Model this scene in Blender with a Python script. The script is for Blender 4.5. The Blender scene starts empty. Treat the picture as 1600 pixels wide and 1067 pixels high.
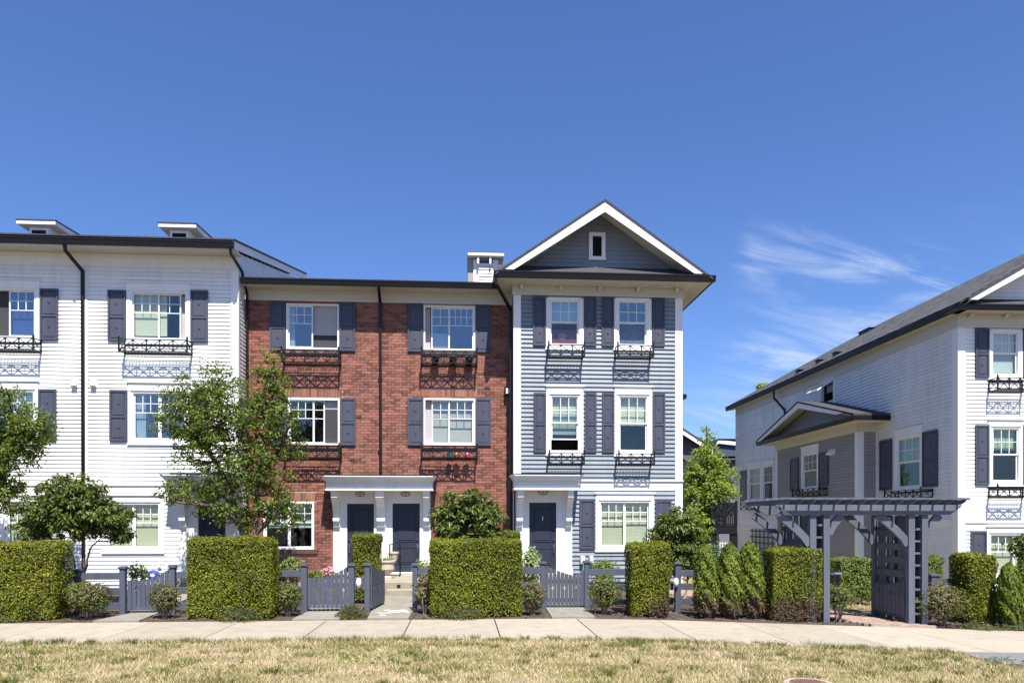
import bpy, math, random
import numpy as np
from mathutils import Vector, Matrix

random.seed(7)
RNG = np.random.default_rng(11)
COL = bpy.context.scene.collection
SC = bpy.context.scene

# ------------------------------------------------------------------ camera, sky, sun, exposure
F_PX, HOR, YAW, EYE = 1150.0, 813.0, math.radians(3.88), 1.95
cd = bpy.data.cameras.new('camera')
cam = bpy.data.objects.new('camera', cd)
COL.objects.link(cam)
cam.location = (0, 0, EYE)
cam.rotation_euler = (math.radians(90), 0, -YAW)
cd.sensor_width = 36
cd.lens = F_PX / 1600 * 36
cd.shift_y = (HOR - 533.5) / 1600
cd.clip_start, cd.clip_end = 0.1, 2000
SC.camera = cam

SUN = Vector((0.16, -1.0, 1.72)).normalized()
w = bpy.data.worlds.new("World")
SC.world = w
w.use_nodes = True
nt = w.node_tree
nt.nodes.clear()
def N(t, typ, **kw):
    n = t.nodes.new(typ)
    for k, v in kw.items():
        setattr(n, k, v)
    return n
def math_node(t, op, a, b=None, c=None, clamp=False):
    n = N(t, 'ShaderNodeMath', operation=op, use_clamp=clamp)
    for i, s in enumerate((a, b, c)):
        if s is None: continue
        if isinstance(s, (int, float)): n.inputs[i].default_value = s
        else: t.links.new(s, n.inputs[i])
    return n.outputs[0]
sky = N(nt, 'ShaderNodeTexSky', sky_type='NISHITA', sun_disc=False)
sky.sun_elevation = math.asin(SUN.z)
sky.sun_rotation = math.atan2(SUN.x, SUN.y)
sky.altitude = 200
sky.air_density = 1.0
sky.dust_density = 0.8
sky.ozone_density = 3.2
tc = N(nt, 'ShaderNodeTexCoord')
sx = N(nt, 'ShaderNodeSeparateXYZ')
nt.links.new(tc.outputs['Generated'], sx.inputs[0])
yy = math_node(nt, 'MAXIMUM', math_node(nt, 'ABSOLUTE', sx.outputs[1]), 0.05)
kk = math_node(nt, 'DIVIDE', sx.outputs[0], yy)
ee = math_node(nt, 'DIVIDE', sx.outputs[2], yy)
cmb = N(nt, 'ShaderNodeCombineXYZ')
nt.links.new(math_node(nt, 'ADD', math_node(nt, 'MULTIPLY', kk, 3.0), math_node(nt, 'MULTIPLY', ee, 2.5)), cmb.inputs[0])
nt.links.new(math_node(nt, 'ADD', math_node(nt, 'MULTIPLY', ee, 13.0), math_node(nt, 'MULTIPLY', kk, 1.7)), cmb.inputs[1])
no1 = N(nt, 'ShaderNodeTexNoise')
no1.inputs['Scale'].default_value = 1.6
no1.inputs['Detail'].default_value = 9
no1.inputs['Roughness'].default_value = 0.62
no1.inputs['Distortion'].default_value = 0.9
nt.links.new(cmb.outputs[0], no1.inputs['Vector'])
def srange(x, a, b):
    m = N(nt, 'ShaderNodeMapRange', interpolation_type='SMOOTHSTEP')
    m.inputs['From Min'].default_value = a
    m.inputs['From Max'].default_value = b
    nt.links.new(x, m.inputs['Value'])
    return m.outputs[0]
def band(e0, slope, wid, k0, k1, k2, k3):
    line = math_node(nt, 'ADD', math_node(nt, 'MULTIPLY', math_node(nt, 'SUBTRACT', kk, k1), slope), e0)
    dd = math_node(nt, 'DIVIDE', math_node(nt, 'SUBTRACT', ee, line), wid)
    g_ = math_node(nt, 'POWER', 2.718, math_node(nt, 'MULTIPLY', math_node(nt, 'MULTIPLY', dd, dd), -1.0))
    return math_node(nt, 'MULTIPLY', g_, math_node(nt, 'MULTIPLY', srange(kk, k0, k1), srange(kk, k3, k2)))
msk = math_node(nt, 'ADD', band(.372, -.17, .045, .36, .41, .55, 1.0), band(.240, .02, .05, .33, .44, .55, .80))
msk = math_node(nt, 'ADD', msk, math_node(nt, 'MULTIPLY', band(.13, .0, .06, .22, .34, .45, .7), 1.1))
msk = math_node(nt, 'ADD', msk, math_node(nt, 'MULTIPLY', srange(kk, .45, 1.1), .25), clamp=True)
fib = srange(math_node(nt, 'ADD', no1.outputs[0], math_node(nt, 'MULTIPLY', msk, .16)), 0.50, 0.84)
cl = math_node(nt, 'MULTIPLY', math_node(nt, 'MULTIPLY', math_node(nt, 'MULTIPLY', fib, msk), srange(ee, 0.56, 0.40)), .68)
tint = N(nt, 'ShaderNodeMix', data_type='RGBA', blend_type='MULTIPLY')
tint.inputs[0].default_value = 1.0
nt.links.new(sky.outputs[0], tint.inputs[6])
tint.inputs[7].default_value = (0.82, 1.03, 1.46, 1)
mx = N(nt, 'ShaderNodeMix', data_type='RGBA')
nt.links.new(cl, mx.inputs[0])
nt.links.new(tint.outputs[2], mx.inputs[6])
mx.inputs[7].default_value = (6.0, 7.0, 8.6, 1)
bg = N(nt, 'ShaderNodeBackground')
nt.links.new(mx.outputs[2], bg.inputs[0])
bg.inputs[1].default_value = 0.062
wo = N(nt, 'ShaderNodeOutputWorld')
nt.links.new(bg.outputs[0], wo.inputs[0])

ld = bpy.data.lights.new('sun', 'SUN')
ld.energy = 5.0
ld.angle = math.radians(0.5)
ld.color = (1.0, 0.955, 0.88)
sun = bpy.data.objects.new('sun', ld)
COL.objects.link(sun)
sun.location = (5, -20, 30)
sun.rotation_euler = (-SUN).to_track_quat('-Z', 'Y').to_euler()
SC.view_settings.view_transform = 'Standard'
SC.view_settings.look = 'None'
SC.view_settings.gamma = 1
SC.view_settings.exposure = 1.0

# ------------------------------------------------------------------ projection used to lay things out at their own depths
def K(px):
    u = (px - 800) / F_PX
    return (u * math.cos(YAW) + math.sin(YAW)) / (math.cos(YAW) - u * math.sin(YAW))
def depth(x, y):
    return x * math.sin(YAW) + y * math.cos(YAW)
def WX(px, Y): return K(px) * Y
def WZ(px, py, Y): return EYE + (HOR - py) / F_PX * depth(K(px) * Y, Y)
def WP(px, py, Y): return (WX(px, Y), Y, WZ(px, py, Y))
def gz(x):
    t = x - 2.8
    t = (math.sqrt(t * t + .25) + t) / 2
    return -0.040 * min(t, 13)

class Frame:
    """A wall plane: local x along the wall, local -y outward."""
    def __init__(s, ox, oy, rot=0.0):
        s.ox, s.oy, s.c, s.s = ox, oy, math.cos(rot), math.sin(rot)
        s.M = Matrix.Translation((ox, oy, 0)) @ Matrix.Rotation(rot, 4, 'Z')
        s.rot = rot
        s.holes = []; s.trims = []
    def x(s, px, y=0.0):
        k = K(px)
        return (k * s.oy + k * y * s.c - s.ox + y * s.s) / (s.c - k * s.s)
    def z(s, px, py, y=0.0):
        x = s.x(px, y)
        X = s.ox + x * s.c - y * s.s; Y = s.oy + x * s.s + y * s.c
        return EYE + (HOR - py) / F_PX * depth(X, Y)
    def rect(s, a, b, c, d, y=0.0):
        """pixel box left,top,right,bottom -> x0,x1,z0,z1"""
        m = (a + c) / 2
        return s.x(a, y), s.x(c, y), s.z(m, d, y), s.z(m, b, y)

# ------------------------------------------------------------------ materials
MATS = {}
def material(name, col, rough=0.6, var=0.12, scale=3.0, bump=0.0, bscale=60.0, metal=0.0, spec=0.3, stripes=None, island=0.0, objvar=0.0, streak=0.0, dirt=0.0):
    m = bpy.data.materials.new(name); m.use_nodes = True
    t = m.node_tree; b = t.nodes['Principled BSDF']
    b.inputs['Roughness'].default_value = rough
    b.inputs['Metallic'].default_value = metal
    b.inputs['Specular IOR Level'].default_value = spec
    g = N(t, 'ShaderNodeNewGeometry')
    no = N(t, 'ShaderNodeTexNoise'); no.inputs['Scale'].default_value = scale; no.inputs['Detail'].default_value = 6
    no.inputs['Roughness'].default_value = .65
    if streak:
        mp = N(t, 'ShaderNodeMapping'); mp.inputs['Scale'].default_value = (1, 1, streak)
        t.links.new(g.outputs['Position'], mp.inputs[0]); t.links.new(mp.outputs[0], no.inputs['Vector'])
    else:
        t.links.new(g.outputs['Position'], no.inputs['Vector'])
    val = math_node(t, 'MULTIPLY_ADD', no.outputs[0], 2 * var, 1 - var)
    if island or objvar:
        oi = N(t, 'ShaderNodeObjectInfo')
        r = math_node(t, 'FRACT', math_node(t, 'ADD', g.outputs['Random Per Island'], oi.outputs['Random']))
        k = island or objvar
        val = math_node(t, 'MULTIPLY', val, math_node(t, 'MULTIPLY_ADD', r, 2 * k, 1 - k))
    if dirt:
        nd = N(t, 'ShaderNodeTexNoise'); nd.inputs['Scale'].default_value = 1.0; nd.inputs['Detail'].default_value = 7; nd.inputs['Roughness'].default_value = .7
        md = N(t, 'ShaderNodeMapping'); md.inputs['Scale'].default_value = (3.2, 3.2, .45)
        t.links.new(g.outputs['Position'], md.inputs[0]); t.links.new(md.outputs[0], nd.inputs['Vector'])
        mr = N(t, 'ShaderNodeMapRange'); mr.inputs['From Min'].default_value = .46; mr.inputs['From Max'].default_value = .72
        t.links.new(nd.outputs[0], mr.inputs['Value'])
        val = math_node(t, 'MULTIPLY', val, math_node(t, 'MULTIPLY_ADD', mr.outputs[0], -dirt, 1 + dirt * .25))
    mixn = N(t, 'ShaderNodeMix', data_type='RGBA', blend_type='MULTIPLY'); mixn.inputs[0].default_value = 1
    mixn.inputs[6].default_value = (*col, 1)
    cc = N(t, 'ShaderNodeCombineColor')
    for i in range(3): t.links.new(val, cc.inputs[i])
    t.links.new(cc.outputs[0], mixn.inputs[7])
    t.links.new(mixn.outputs[2], b.inputs['Base Color'])
    h = None
    if bump:
        n2 = N(t, 'ShaderNodeTexNoise'); n2.inputs['Scale'].default_value = bscale; n2.inputs['Detail'].default_value = 4
        t.links.new(g.outputs['Position'], n2.inputs['Vector'])
        h = n2.outputs[0]
    if stripes:
        ax, freq, dep = stripes
        sp = N(t, 'ShaderNodeSeparateXYZ'); t.links.new(g.outputs['Position'], sp.inputs[0])
        f = math_node(t, 'FRACT', math_node(t, 'MULTIPLY', sp.outputs[ax], freq))
        s_ = math_node(t, 'GREATER_THAN', f, 0.12)
        h = s_ if h is None else math_node(t, 'ADD', math_node(t, 'MULTIPLY', h, .2), s_)
        bump = dep
    if h is not None:
        bn = N(t, 'ShaderNodeBump'); bn.inputs['Strength'].default_value = min(1, bump); bn.inputs['Distance'].default_value = 0.01
        t.links.new(h, bn.inputs['Height']); t.links.new(bn.outputs[0], b.inputs['Normal'])
    MATS[name] = m
    return m
def leafmat(name, c1, c2, c3=None, trans=0.3, rough=0.5, spec=0.3, nscale=1.6):
    m = bpy.data.materials.new(name); m.use_nodes = True
    t = m.node_tree; b = t.nodes['Principled BSDF']; out = t.nodes['Material Output']
    g = N(t, 'ShaderNodeNewGeometry')
    no = N(t, 'ShaderNodeTexNoise'); no.inputs['Scale'].default_value = nscale; no.inputs['Detail'].default_value = 3
    t.links.new(g.outputs['Position'], no.inputs['Vector'])
    f = math_node(t, 'ADD', math_node(t, 'MULTIPLY', g.outputs['Random Per Island'], .7), math_node(t, 'MULTIPLY', math_node(t, 'SUBTRACT', no.outputs[0], .35), .8), clamp=True)
    r = N(t, 'ShaderNodeValToRGB')
    e = r.color_ramp.elements
    e[0].position = 0.05; e[0].color = (*c1, 1)
    e[1].position = 0.75; e[1].color = (*c2, 1)
    if c3:
        x = e.new(0.97); x.color = (*c3, 1)
    t.links.new(f, r.inputs[0]); t.links.new(r.outputs[0], b.inputs['Base Color'])
    b.inputs['Roughness'].default_value = rough
    b.inputs['Specular IOR Level'].default_value = spec
    tr = N(t, 'ShaderNodeBsdfTranslucent')
    br = N(t, 'ShaderNodeMix', data_type='RGBA', blend_type='MULTIPLY'); br.inputs[0].default_value = 1
    br.inputs[7].default_value = (1.5, 1.6, .7, 1)
    t.links.new(r.outputs[0], br.inputs[6]); t.links.new(br.outputs[2], tr.inputs[0])
    ms = N(t, 'ShaderNodeMixShader'); ms.inputs[0].default_value = trans
    t.links.new(b.outputs[0], ms.inputs[1]); t.links.new(tr.outputs[0], ms.inputs[2]); t.links.new(ms.outputs[0], out.inputs[0])
    MATS[name] = m
    return m
def glassmat(name, tint, refl):
    m = bpy.data.materials.new(name); m.use_nodes = True
    t = m.node_tree; t.nodes.clear()
    out = N(t, 'ShaderNodeOutputMaterial')
    tr = N(t, 'ShaderNodeBsdfTransparent'); tr.inputs[0].default_value = (*tint, 1)
    gl = N(t, 'ShaderNodeBsdfGlossy'); gl.inputs['Roughness'].default_value = 0.015; gl.inputs[0].default_value = (.92, .97, 1, 1)
    g = N(t, 'ShaderNodeNewGeometry'); no = N(t, 'ShaderNodeTexNoise'); no.inputs['Scale'].default_value = 1.7
    t.links.new(g.outputs['Position'], no.inputs['Vector'])
    bn = N(t, 'ShaderNodeBump'); bn.inputs['Strength'].default_value = .5; bn.inputs['Distance'].default_value = .02
    t.links.new(no.outputs[0], bn.inputs['Height']); t.links.new(bn.outputs[0], gl.inputs['Normal'])
    lw = N(t, 'ShaderNodeLayerWeight')
    f = math_node(t, 'ADD', math_node(t, 'MULTIPLY', math_node(t, 'POWER', lw.outputs['Facing'], 5.0), .8), refl + .03, clamp=True)
    mx = N(t, 'ShaderNodeMixShader')
    t.links.new(f, mx.inputs[0]); t.links.new(tr.outputs[0], mx.inputs[1]); t.links.new(gl.outputs[0], mx.inputs[2]); t.links.new(mx.outputs[0], out.inputs[0])
    MATS[name] = m
    return m

M_WHITE = material('white_paint', (.79, .78, .75), .5, .05, 1.5, .15, 30, dirt=.08)
M_WSIDE = material('white_siding', (.76, .755, .73), .5, .10, .9, .2, 40, objvar=.035, streak=.25, dirt=.16)
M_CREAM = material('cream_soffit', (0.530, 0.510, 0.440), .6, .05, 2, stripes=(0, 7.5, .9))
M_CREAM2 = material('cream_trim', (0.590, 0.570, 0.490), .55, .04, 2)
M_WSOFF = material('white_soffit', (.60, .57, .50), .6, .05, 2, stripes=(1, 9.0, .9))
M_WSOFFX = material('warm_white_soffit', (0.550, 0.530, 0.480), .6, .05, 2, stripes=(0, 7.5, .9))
M_BLUE = material('blue_grey_siding', (0.195, 0.225, 0.255), .5, .12, .9, .2, 40, objvar=.05, streak=.25, dirt=.18)
M_MAUVE = material('grey_siding', (0.310, 0.290, 0.280), .5, .07, 1.2, .2, 40, objvar=.05)
M_GREY2 = material('pale_grey_siding', (.62, .62, .62), .5, .07, 1.2, .2, 40, objvar=.04)
M_SHUT = material('slate_shutter_paint', (0.062, 0.066, 0.092), .45, .12, 4, .25, 45, dirt=.28)
M_FENCE = material('slate_fence_paint', (0.072, 0.080, 0.110), .6, .22, 5, .5, 35, objvar=.08, streak=.2, dirt=.28)
M_PERG = material('weathered_pergola_paint', (0.092, 0.102, 0.130), .65, .25, 5, .5, 35, objvar=.08, streak=.2, dirt=.28)
M_DOOR = material('navy_door_paint', (0.028, 0.032, 0.050), .38, .06, 3)
M_BLACK = material('black_metal', (.008, .008, .011), .42, .15, 8, metal=.0, spec=.35)
M_GUT = material('black_gutter', (.007, .0065, .008), .4, .15, 4, spec=.3)
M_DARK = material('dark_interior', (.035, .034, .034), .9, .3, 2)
M_BRICK = material('red_brick', (0.218, 0.086, 0.060), .85, .30, 26, .8, 130, island=.42, dirt=.30)
M_MORT = material('mortar', (0.340, 0.290, 0.235), .95, .2, 12, .6, 90)
M_SHING = material('asphalt_shingle', (0.055, 0.055, 0.060), .95, .5, 9, .9, 60)
M_CONC = material('concrete', (0.325, 0.282, 0.222), .9, .16, .9, .35, 120, objvar=.07, dirt=.22)
M_CONCP = material('path_concrete', (0.215, 0.200, 0.165), .92, .22, 2.2, .4, 90, objvar=.05, dirt=.3)
M_STEP = material('stained_step_concrete', (0.290, 0.260, 0.200), .95, .35, 3.5, .5, 60)
M_MULCH = material('bark_mulch', (0.075, 0.055, 0.042), 1, .55, 14, 1, 45)
M_ASPH = material('asphalt', (0.170, 0.168, 0.165), .95, .3, 40, .8, 150)
M_BLIND = material('cream_blind', (0.540, 0.550, 0.450), .7, .04, 2, stripes=(2, 22, .7))
M_BLINDW = material('white_blind', (.75, .76, .74), .7, .04, 2, stripes=(2, 22, .7))
M_SCREEN = material('insect_screen', (.05, .05, .055), .9, .1, 3)
M_CURT = material('grey_curtain', (.42, .40, .40), .9, .1, 2, stripes=(0, 14, .7))
M_RED = material('red_cloth', (.26, .06, .07), .9, .12, 3)
M_BARK = material('grey_bark', (.13, .10, .075), .95, .4, 18, .9, 40)
M_BARK2 = material('pale_bark', (.24, .19, .15), .95, .35, 18, .9, 40)
M_CORE = material('hedge_core', (.016, .021, .009), 1, .5, 12, 1, 25)  # near-black filler: the shade deep inside the foliage is put into its colour
M_STONE = material('urn_stone', (.50, .42, .33), .9, .2, 8, .4, 60)
M_CHROME = material('satin_nickel', (.6, .6, .6), .25, .05, 5, metal=1)
M_PLAST = material('grey_plastic', (.55, .55, .52), .5, .08, 4)
M_PINK = material('pink_petals', (.75, .20, .38), .7, .2, 10)
M_WHITEF = material('white_petals', (.78, .78, .70), .7, .1, 10)
M_ORANGE = material('orange_glaze', (.70, .24, .06), .4, .1, 10)
M_TEAL = material('teal_glaze', (.12, .38, .42), .4, .1, 10)
M_HOSE = material('blue_hose', (.05, .07, .32), .5, .1, 10)
M_LAMP = material('frosted_lamp_glass', (.75, .72, .62), .3, .05, 5)
M_RUST = material('rusty_iron', (.16, .085, .065), .85, .4, 14, .8, 40)
M_PAVER = material('brick_paver', (.30, .215, .17), .9, .22, 12, .5, 70, island=.2)
M_NAVYS = material('navy_siding', (.06, .08, .125), .6, .08, 2, stripes=(2, 7, .8))
M_GLASS = glassmat('window_glass', (.92, .95, .915), .035)
M_GLASSB = glassmat('window_glass_blue', (.84, .92, .95), .09)
M_GLASSD = glassmat('window_glass_dark', (.82, .87, .85), .02)
L_BOX = leafmat('clipped_yew_leaf', (0.043, 0.058, 0.006), (0.216, 0.235, 0.016), (0.403, 0.394, 0.043), .25, .5)
L_BOXB = leafmat('browned_leaf', (.06, .042, .024), (.12, .08, .045), (.17, .125, .07), .2, .7)
L_TREE = leafmat('tree_leaf', (.050, .078, .012), (.150, .195, .026), (.33, .37, .09), .38, .5)
L_DARK = leafmat('glossy_laurel_leaf', (0.032, 0.050, 0.007), (0.112, 0.144, 0.018), (0.264, 0.288, 0.072), .28, .42, .35)
L_SHRUB = leafmat('shrub_leaf', (0.068, 0.088, 0.018), (0.152, 0.176, 0.036), (0.240, 0.176, 0.072), .25, .5)
L_SHRUBB = leafmat('brownish_shrub_leaf', (0.088, 0.068, 0.032), (0.176, 0.152, 0.068), (0.264, 0.192, 0.104), .2, .6)
L_PRIVET = leafmat('privet_leaf', (0.080, 0.120, 0.024), (0.192, 0.240, 0.056), (0.272, 0.320, 0.096), .3, .5)
L_CEDAR = leafmat('cedar_leaf', (0.069, 0.101, 0.011), (0.166, 0.207, 0.021), (0.248, 0.276, 0.037), .25, .5)
L_LOW = leafmat('heather_leaf', (0.048, 0.056, 0.011), (0.112, 0.120, 0.024), (0.152, 0.112, 0.048), .15, .6)
L_BG = leafmat('pale_tree_leaf', (0.115, 0.173, 0.029), (0.250, 0.317, 0.048), (0.365, 0.432, 0.096), .4, .5)

# ------------------------------------------------------------------ mesh building
WLOC = {}
def finish(o, parent, world):
    if parent is not None:
        o.parent = parent
        o.location = Vector(world) - WLOC[parent.name]
    else:
        o.location = world
    WLOC[o.name] = Vector(world)
    return o
class MB:
    def __init__(s): s.v = []; s.f = []; s.m = []; s.mi = 0
    def add(s, vs, fs):
        n = len(s.v); s.v += [tuple(p) for p in vs]
        for f in fs: s.f.append(tuple(i + n for i in f)); s.m.append(s.mi)
        return s
    def hexa(s, p):
        return s.add(p, [(0, 3, 2, 1), (4, 5, 6, 7), (0, 1, 5, 4), (1, 2, 6, 5), (2, 3, 7, 6), (3, 0, 4, 7)])
    def box(s, x0, x1, y0, y1, z0, z1):
        return s.hexa([(x0, y0, z0), (x1, y0, z0), (x1, y1, z0), (x0, y1, z0), (x0, y0, z1), (x1, y0, z1), (x1, y1, z1), (x0, y1, z1)])
    def ring(s, x0, x1, z0, z1, w, y0, y1):
        s.box(x0, x0 + w, y0, y1, z0, z1); s.box(x1 - w, x1, y0, y1, z0, z1)
        s.box(x0 + w, x1 - w, y0, y1, z0, z0 + w); s.box(x0 + w, x1 - w, y0, y1, z1 - w, z1)
        return s
    def prism(s, poly, a0, a1, axis='y'):
        n = len(poly)
        def P(q, a):
            if axis == 'y': return (q[0], a, q[1])
            if axis == 'x': return (a, q[0], q[1])
            return (q[0], q[1], a)
        vs = [P(q, a0) for q in poly] + [P(q, a1) for q in poly]
        fs = [tuple(range(n)), tuple(range(2 * n - 1, n - 1, -1))]
        for i in range(n):
            j = (i + 1) % n; fs.append((i, i + n, j + n, j))
        return s.add(vs, fs)
    def bar(s, p, q, w, d=None, up=(0, 0, 1)):
        d = w if d is None else d
        p = Vector(p); q = Vector(q); t = (q - p)
        if t.length < 1e-6: return s
        t.normalize(); up = Vector(up)
        if abs(t.dot(up)) > .98: up = Vector((0, 1, 0))
        a = t.cross(up).normalized(); b = a.cross(t).normalized()
        a *= w / 2; b *= d / 2
        return s.hexa([p - a - b, p + a - b, p + a + b, p - a + b, q - a - b, q + a - b, q + a + b, q - a + b])
    def path(s, pts, w, d=None):
        for i in range(len(pts) - 1): s.bar(pts[i], pts[i + 1], w, d)
        return s
    def tube(s, pts, rs, n=8, cap=True):
        pts = [Vector(p) for p in pts]
        if isinstance(rs, (int, float)): rs = [rs] * len(pts)
        base = len(s.v); pa = None
        for i, p in enumerate(pts):
            t = (pts[min(i + 1, len(pts) - 1)] - pts[max(i - 1, 0)]).normalized()
            if pa is None:
                ref = Vector((1, 0, 0)) if abs(t.x) < .9 else Vector((0, 1, 0))
                pa = t.cross(ref).normalized()
            pa = (pa - t * pa.dot(t)).normalized(); pb = t.cross(pa)
            for k in range(n):
                an = 2 * math.pi * k / n
                s.v.append(tuple(p + (pa * math.cos(an) + pb * math.sin(an)) * rs[i]))
        for i in range(len(pts) - 1):
            for k in range(n):
                k2 = (k + 1) % n
                s.f.append((base + i * n + k, base + i * n + k2, base + (i + 1) * n + k2, base + (i + 1) * n + k)); s.m.append(s.mi)
        if cap:
            s.f.append(tuple(base + k for k in range(n))); s.m.append(s.mi)
            s.f.append(tuple(base + (len(pts) - 1) * n + k for k in range(n - 1, -1, -1))); s.m.append(s.mi)
        return s
    def lathe(s, cx, cy, prof, n=16):
        return s.tube([(cx, cy, z + i * 1e-5) for i, (r, z) in enumerate(prof)], [r for r, z in prof], n)
    def build(s, name, mat, parent=None, M=None, smooth=False, kind=None, label=None, bevel=0):
        v = np.array(s.v, dtype=np.float64)
        if M is not None:
            A = np.array(M); v = v @ A[:3, :3].T + A[:3, 3]
        lo, hi = v.min(0), v.max(0)
        o0 = np.array([(lo[0] + hi[0]) / 2, (lo[1] + hi[1]) / 2, lo[2]])
        me = bpy.data.meshes.new(name)
        me.from_pydata((v - o0).tolist(), [], s.f)
        for m in (mat if isinstance(mat, (list, tuple)) else [mat]): me.materials.append(m)
        if any(s.m): me.polygons.foreach_set('material_index', s.m)
        if smooth: me.polygons.foreach_set('use_smooth', [True] * len(me.polygons))
        o = bpy.data.objects.new(name, me); COL.objects.link(o)
        if kind: o['kind'] = kind
        if label: o['label'] = label
        if bevel:
            b = o.modifiers.new('bevel', 'BEVEL'); b.width = bevel; b.segments = 1; b.limit_method = 'ANGLE'
        return finish(o, parent, o0)
def tag(o, label=None, cat=None, group=None, kind=None):
    if label: o['label'] = label
    if cat: o['category'] = cat
    if group: o['group'] = group
    if kind: o['kind'] = kind
    return o
def thing(name, loc, label, cat, group=None):
    o = bpy.data.objects.new(name, None); COL.objects.link(o)
    o.empty_display_size = .3
    finish(o, None, loc)
    return tag(o, label, cat, group)

# ------------------------------------------------------------------ foliage (leaf-sized faces)
def leaf_object(name, mats, parent, P, Nn, length, width, jitter=.5, mi=None, fold=.25, kind=None, T=None):
    n = len(P); P = np.asarray(P); Nn = np.asarray(Nn, dtype=float)
    Nn = Nn + RNG.normal(0, jitter, (n, 3)); Nn /= np.linalg.norm(Nn, axis=1)[:, None] + 1e-9
    R = RNG.normal(0, 1, (n, 3)) if T is None else T + RNG.normal(0, .35, (n, 3))
    t = R - Nn * (R * Nn).sum(1)[:, None]; t /= np.linalg.norm(t, axis=1)[:, None] + 1e-9
    sd = np.cross(Nn, t)
    L = (length * RNG.uniform(.7, 1.3, n))[:, None]; W = (width * RNG.uniform(.7, 1.3, n))[:, None]
    V = np.empty((n, 4, 3))
    V[:, 0] = P - t * L / 2; V[:, 2] = P + t * L / 2
    V[:, 1] = P + sd * W / 2 + Nn * W * fold; V[:, 3] = P - sd * W / 2 + Nn * W * fold
    V = V.reshape(-1, 3)
    lo, hi = V.min(0), V.max(0)
    o0 = np.array([(lo[0] + hi[0]) / 2, (lo[1] + hi[1]) / 2, lo[2]])
    V = V - o0
    me = bpy.data.meshes.new(name)
    me.vertices.add(4 * n); me.vertices.foreach_set('co', V.astype(np.float32).ravel())
    idx = np.arange(n)[:, None] * 4 + np.array([0, 1, 2, 0, 2, 3])
    me.loops.add(6 * n); me.loops.foreach_set('vertex_index', idx.astype(np.int32).ravel())
    me.polygons.add(2 * n)
    me.polygons.foreach_set('loop_start', (np.arange(2 * n) * 3).astype(np.int32))
    me.polygons.foreach_set('loop_total', np.full(2 * n, 3, np.int32))
    for m in (mats if isinstance(mats, (list, tuple)) else [mats]): me.materials.append(m)
    if mi is not None: me.polygons.foreach_set('material_index', np.repeat(mi, 2).astype(np.int32))
    me.update(calc_edges=True)
    o = bpy.data.objects.new(name, me); COL.objects.link(o)
    if kind: o['kind'] = kind
    return finish(o, parent, o0)

def vnoise(P, scale, seed=0):
    """cheap smooth pseudo-noise, about -1..1"""
    r = np.random.default_rng(seed); out = np.zeros(len(P))
    for k in range(5):
        d = r.normal(0, 1, 3); d /= np.linalg.norm(d)
        out += np.sin((P @ d) * scale * (1 + .6 * k) + r.uniform(0, 6.28)) / (1 + .35 * k)
    return out / 2.6

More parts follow.
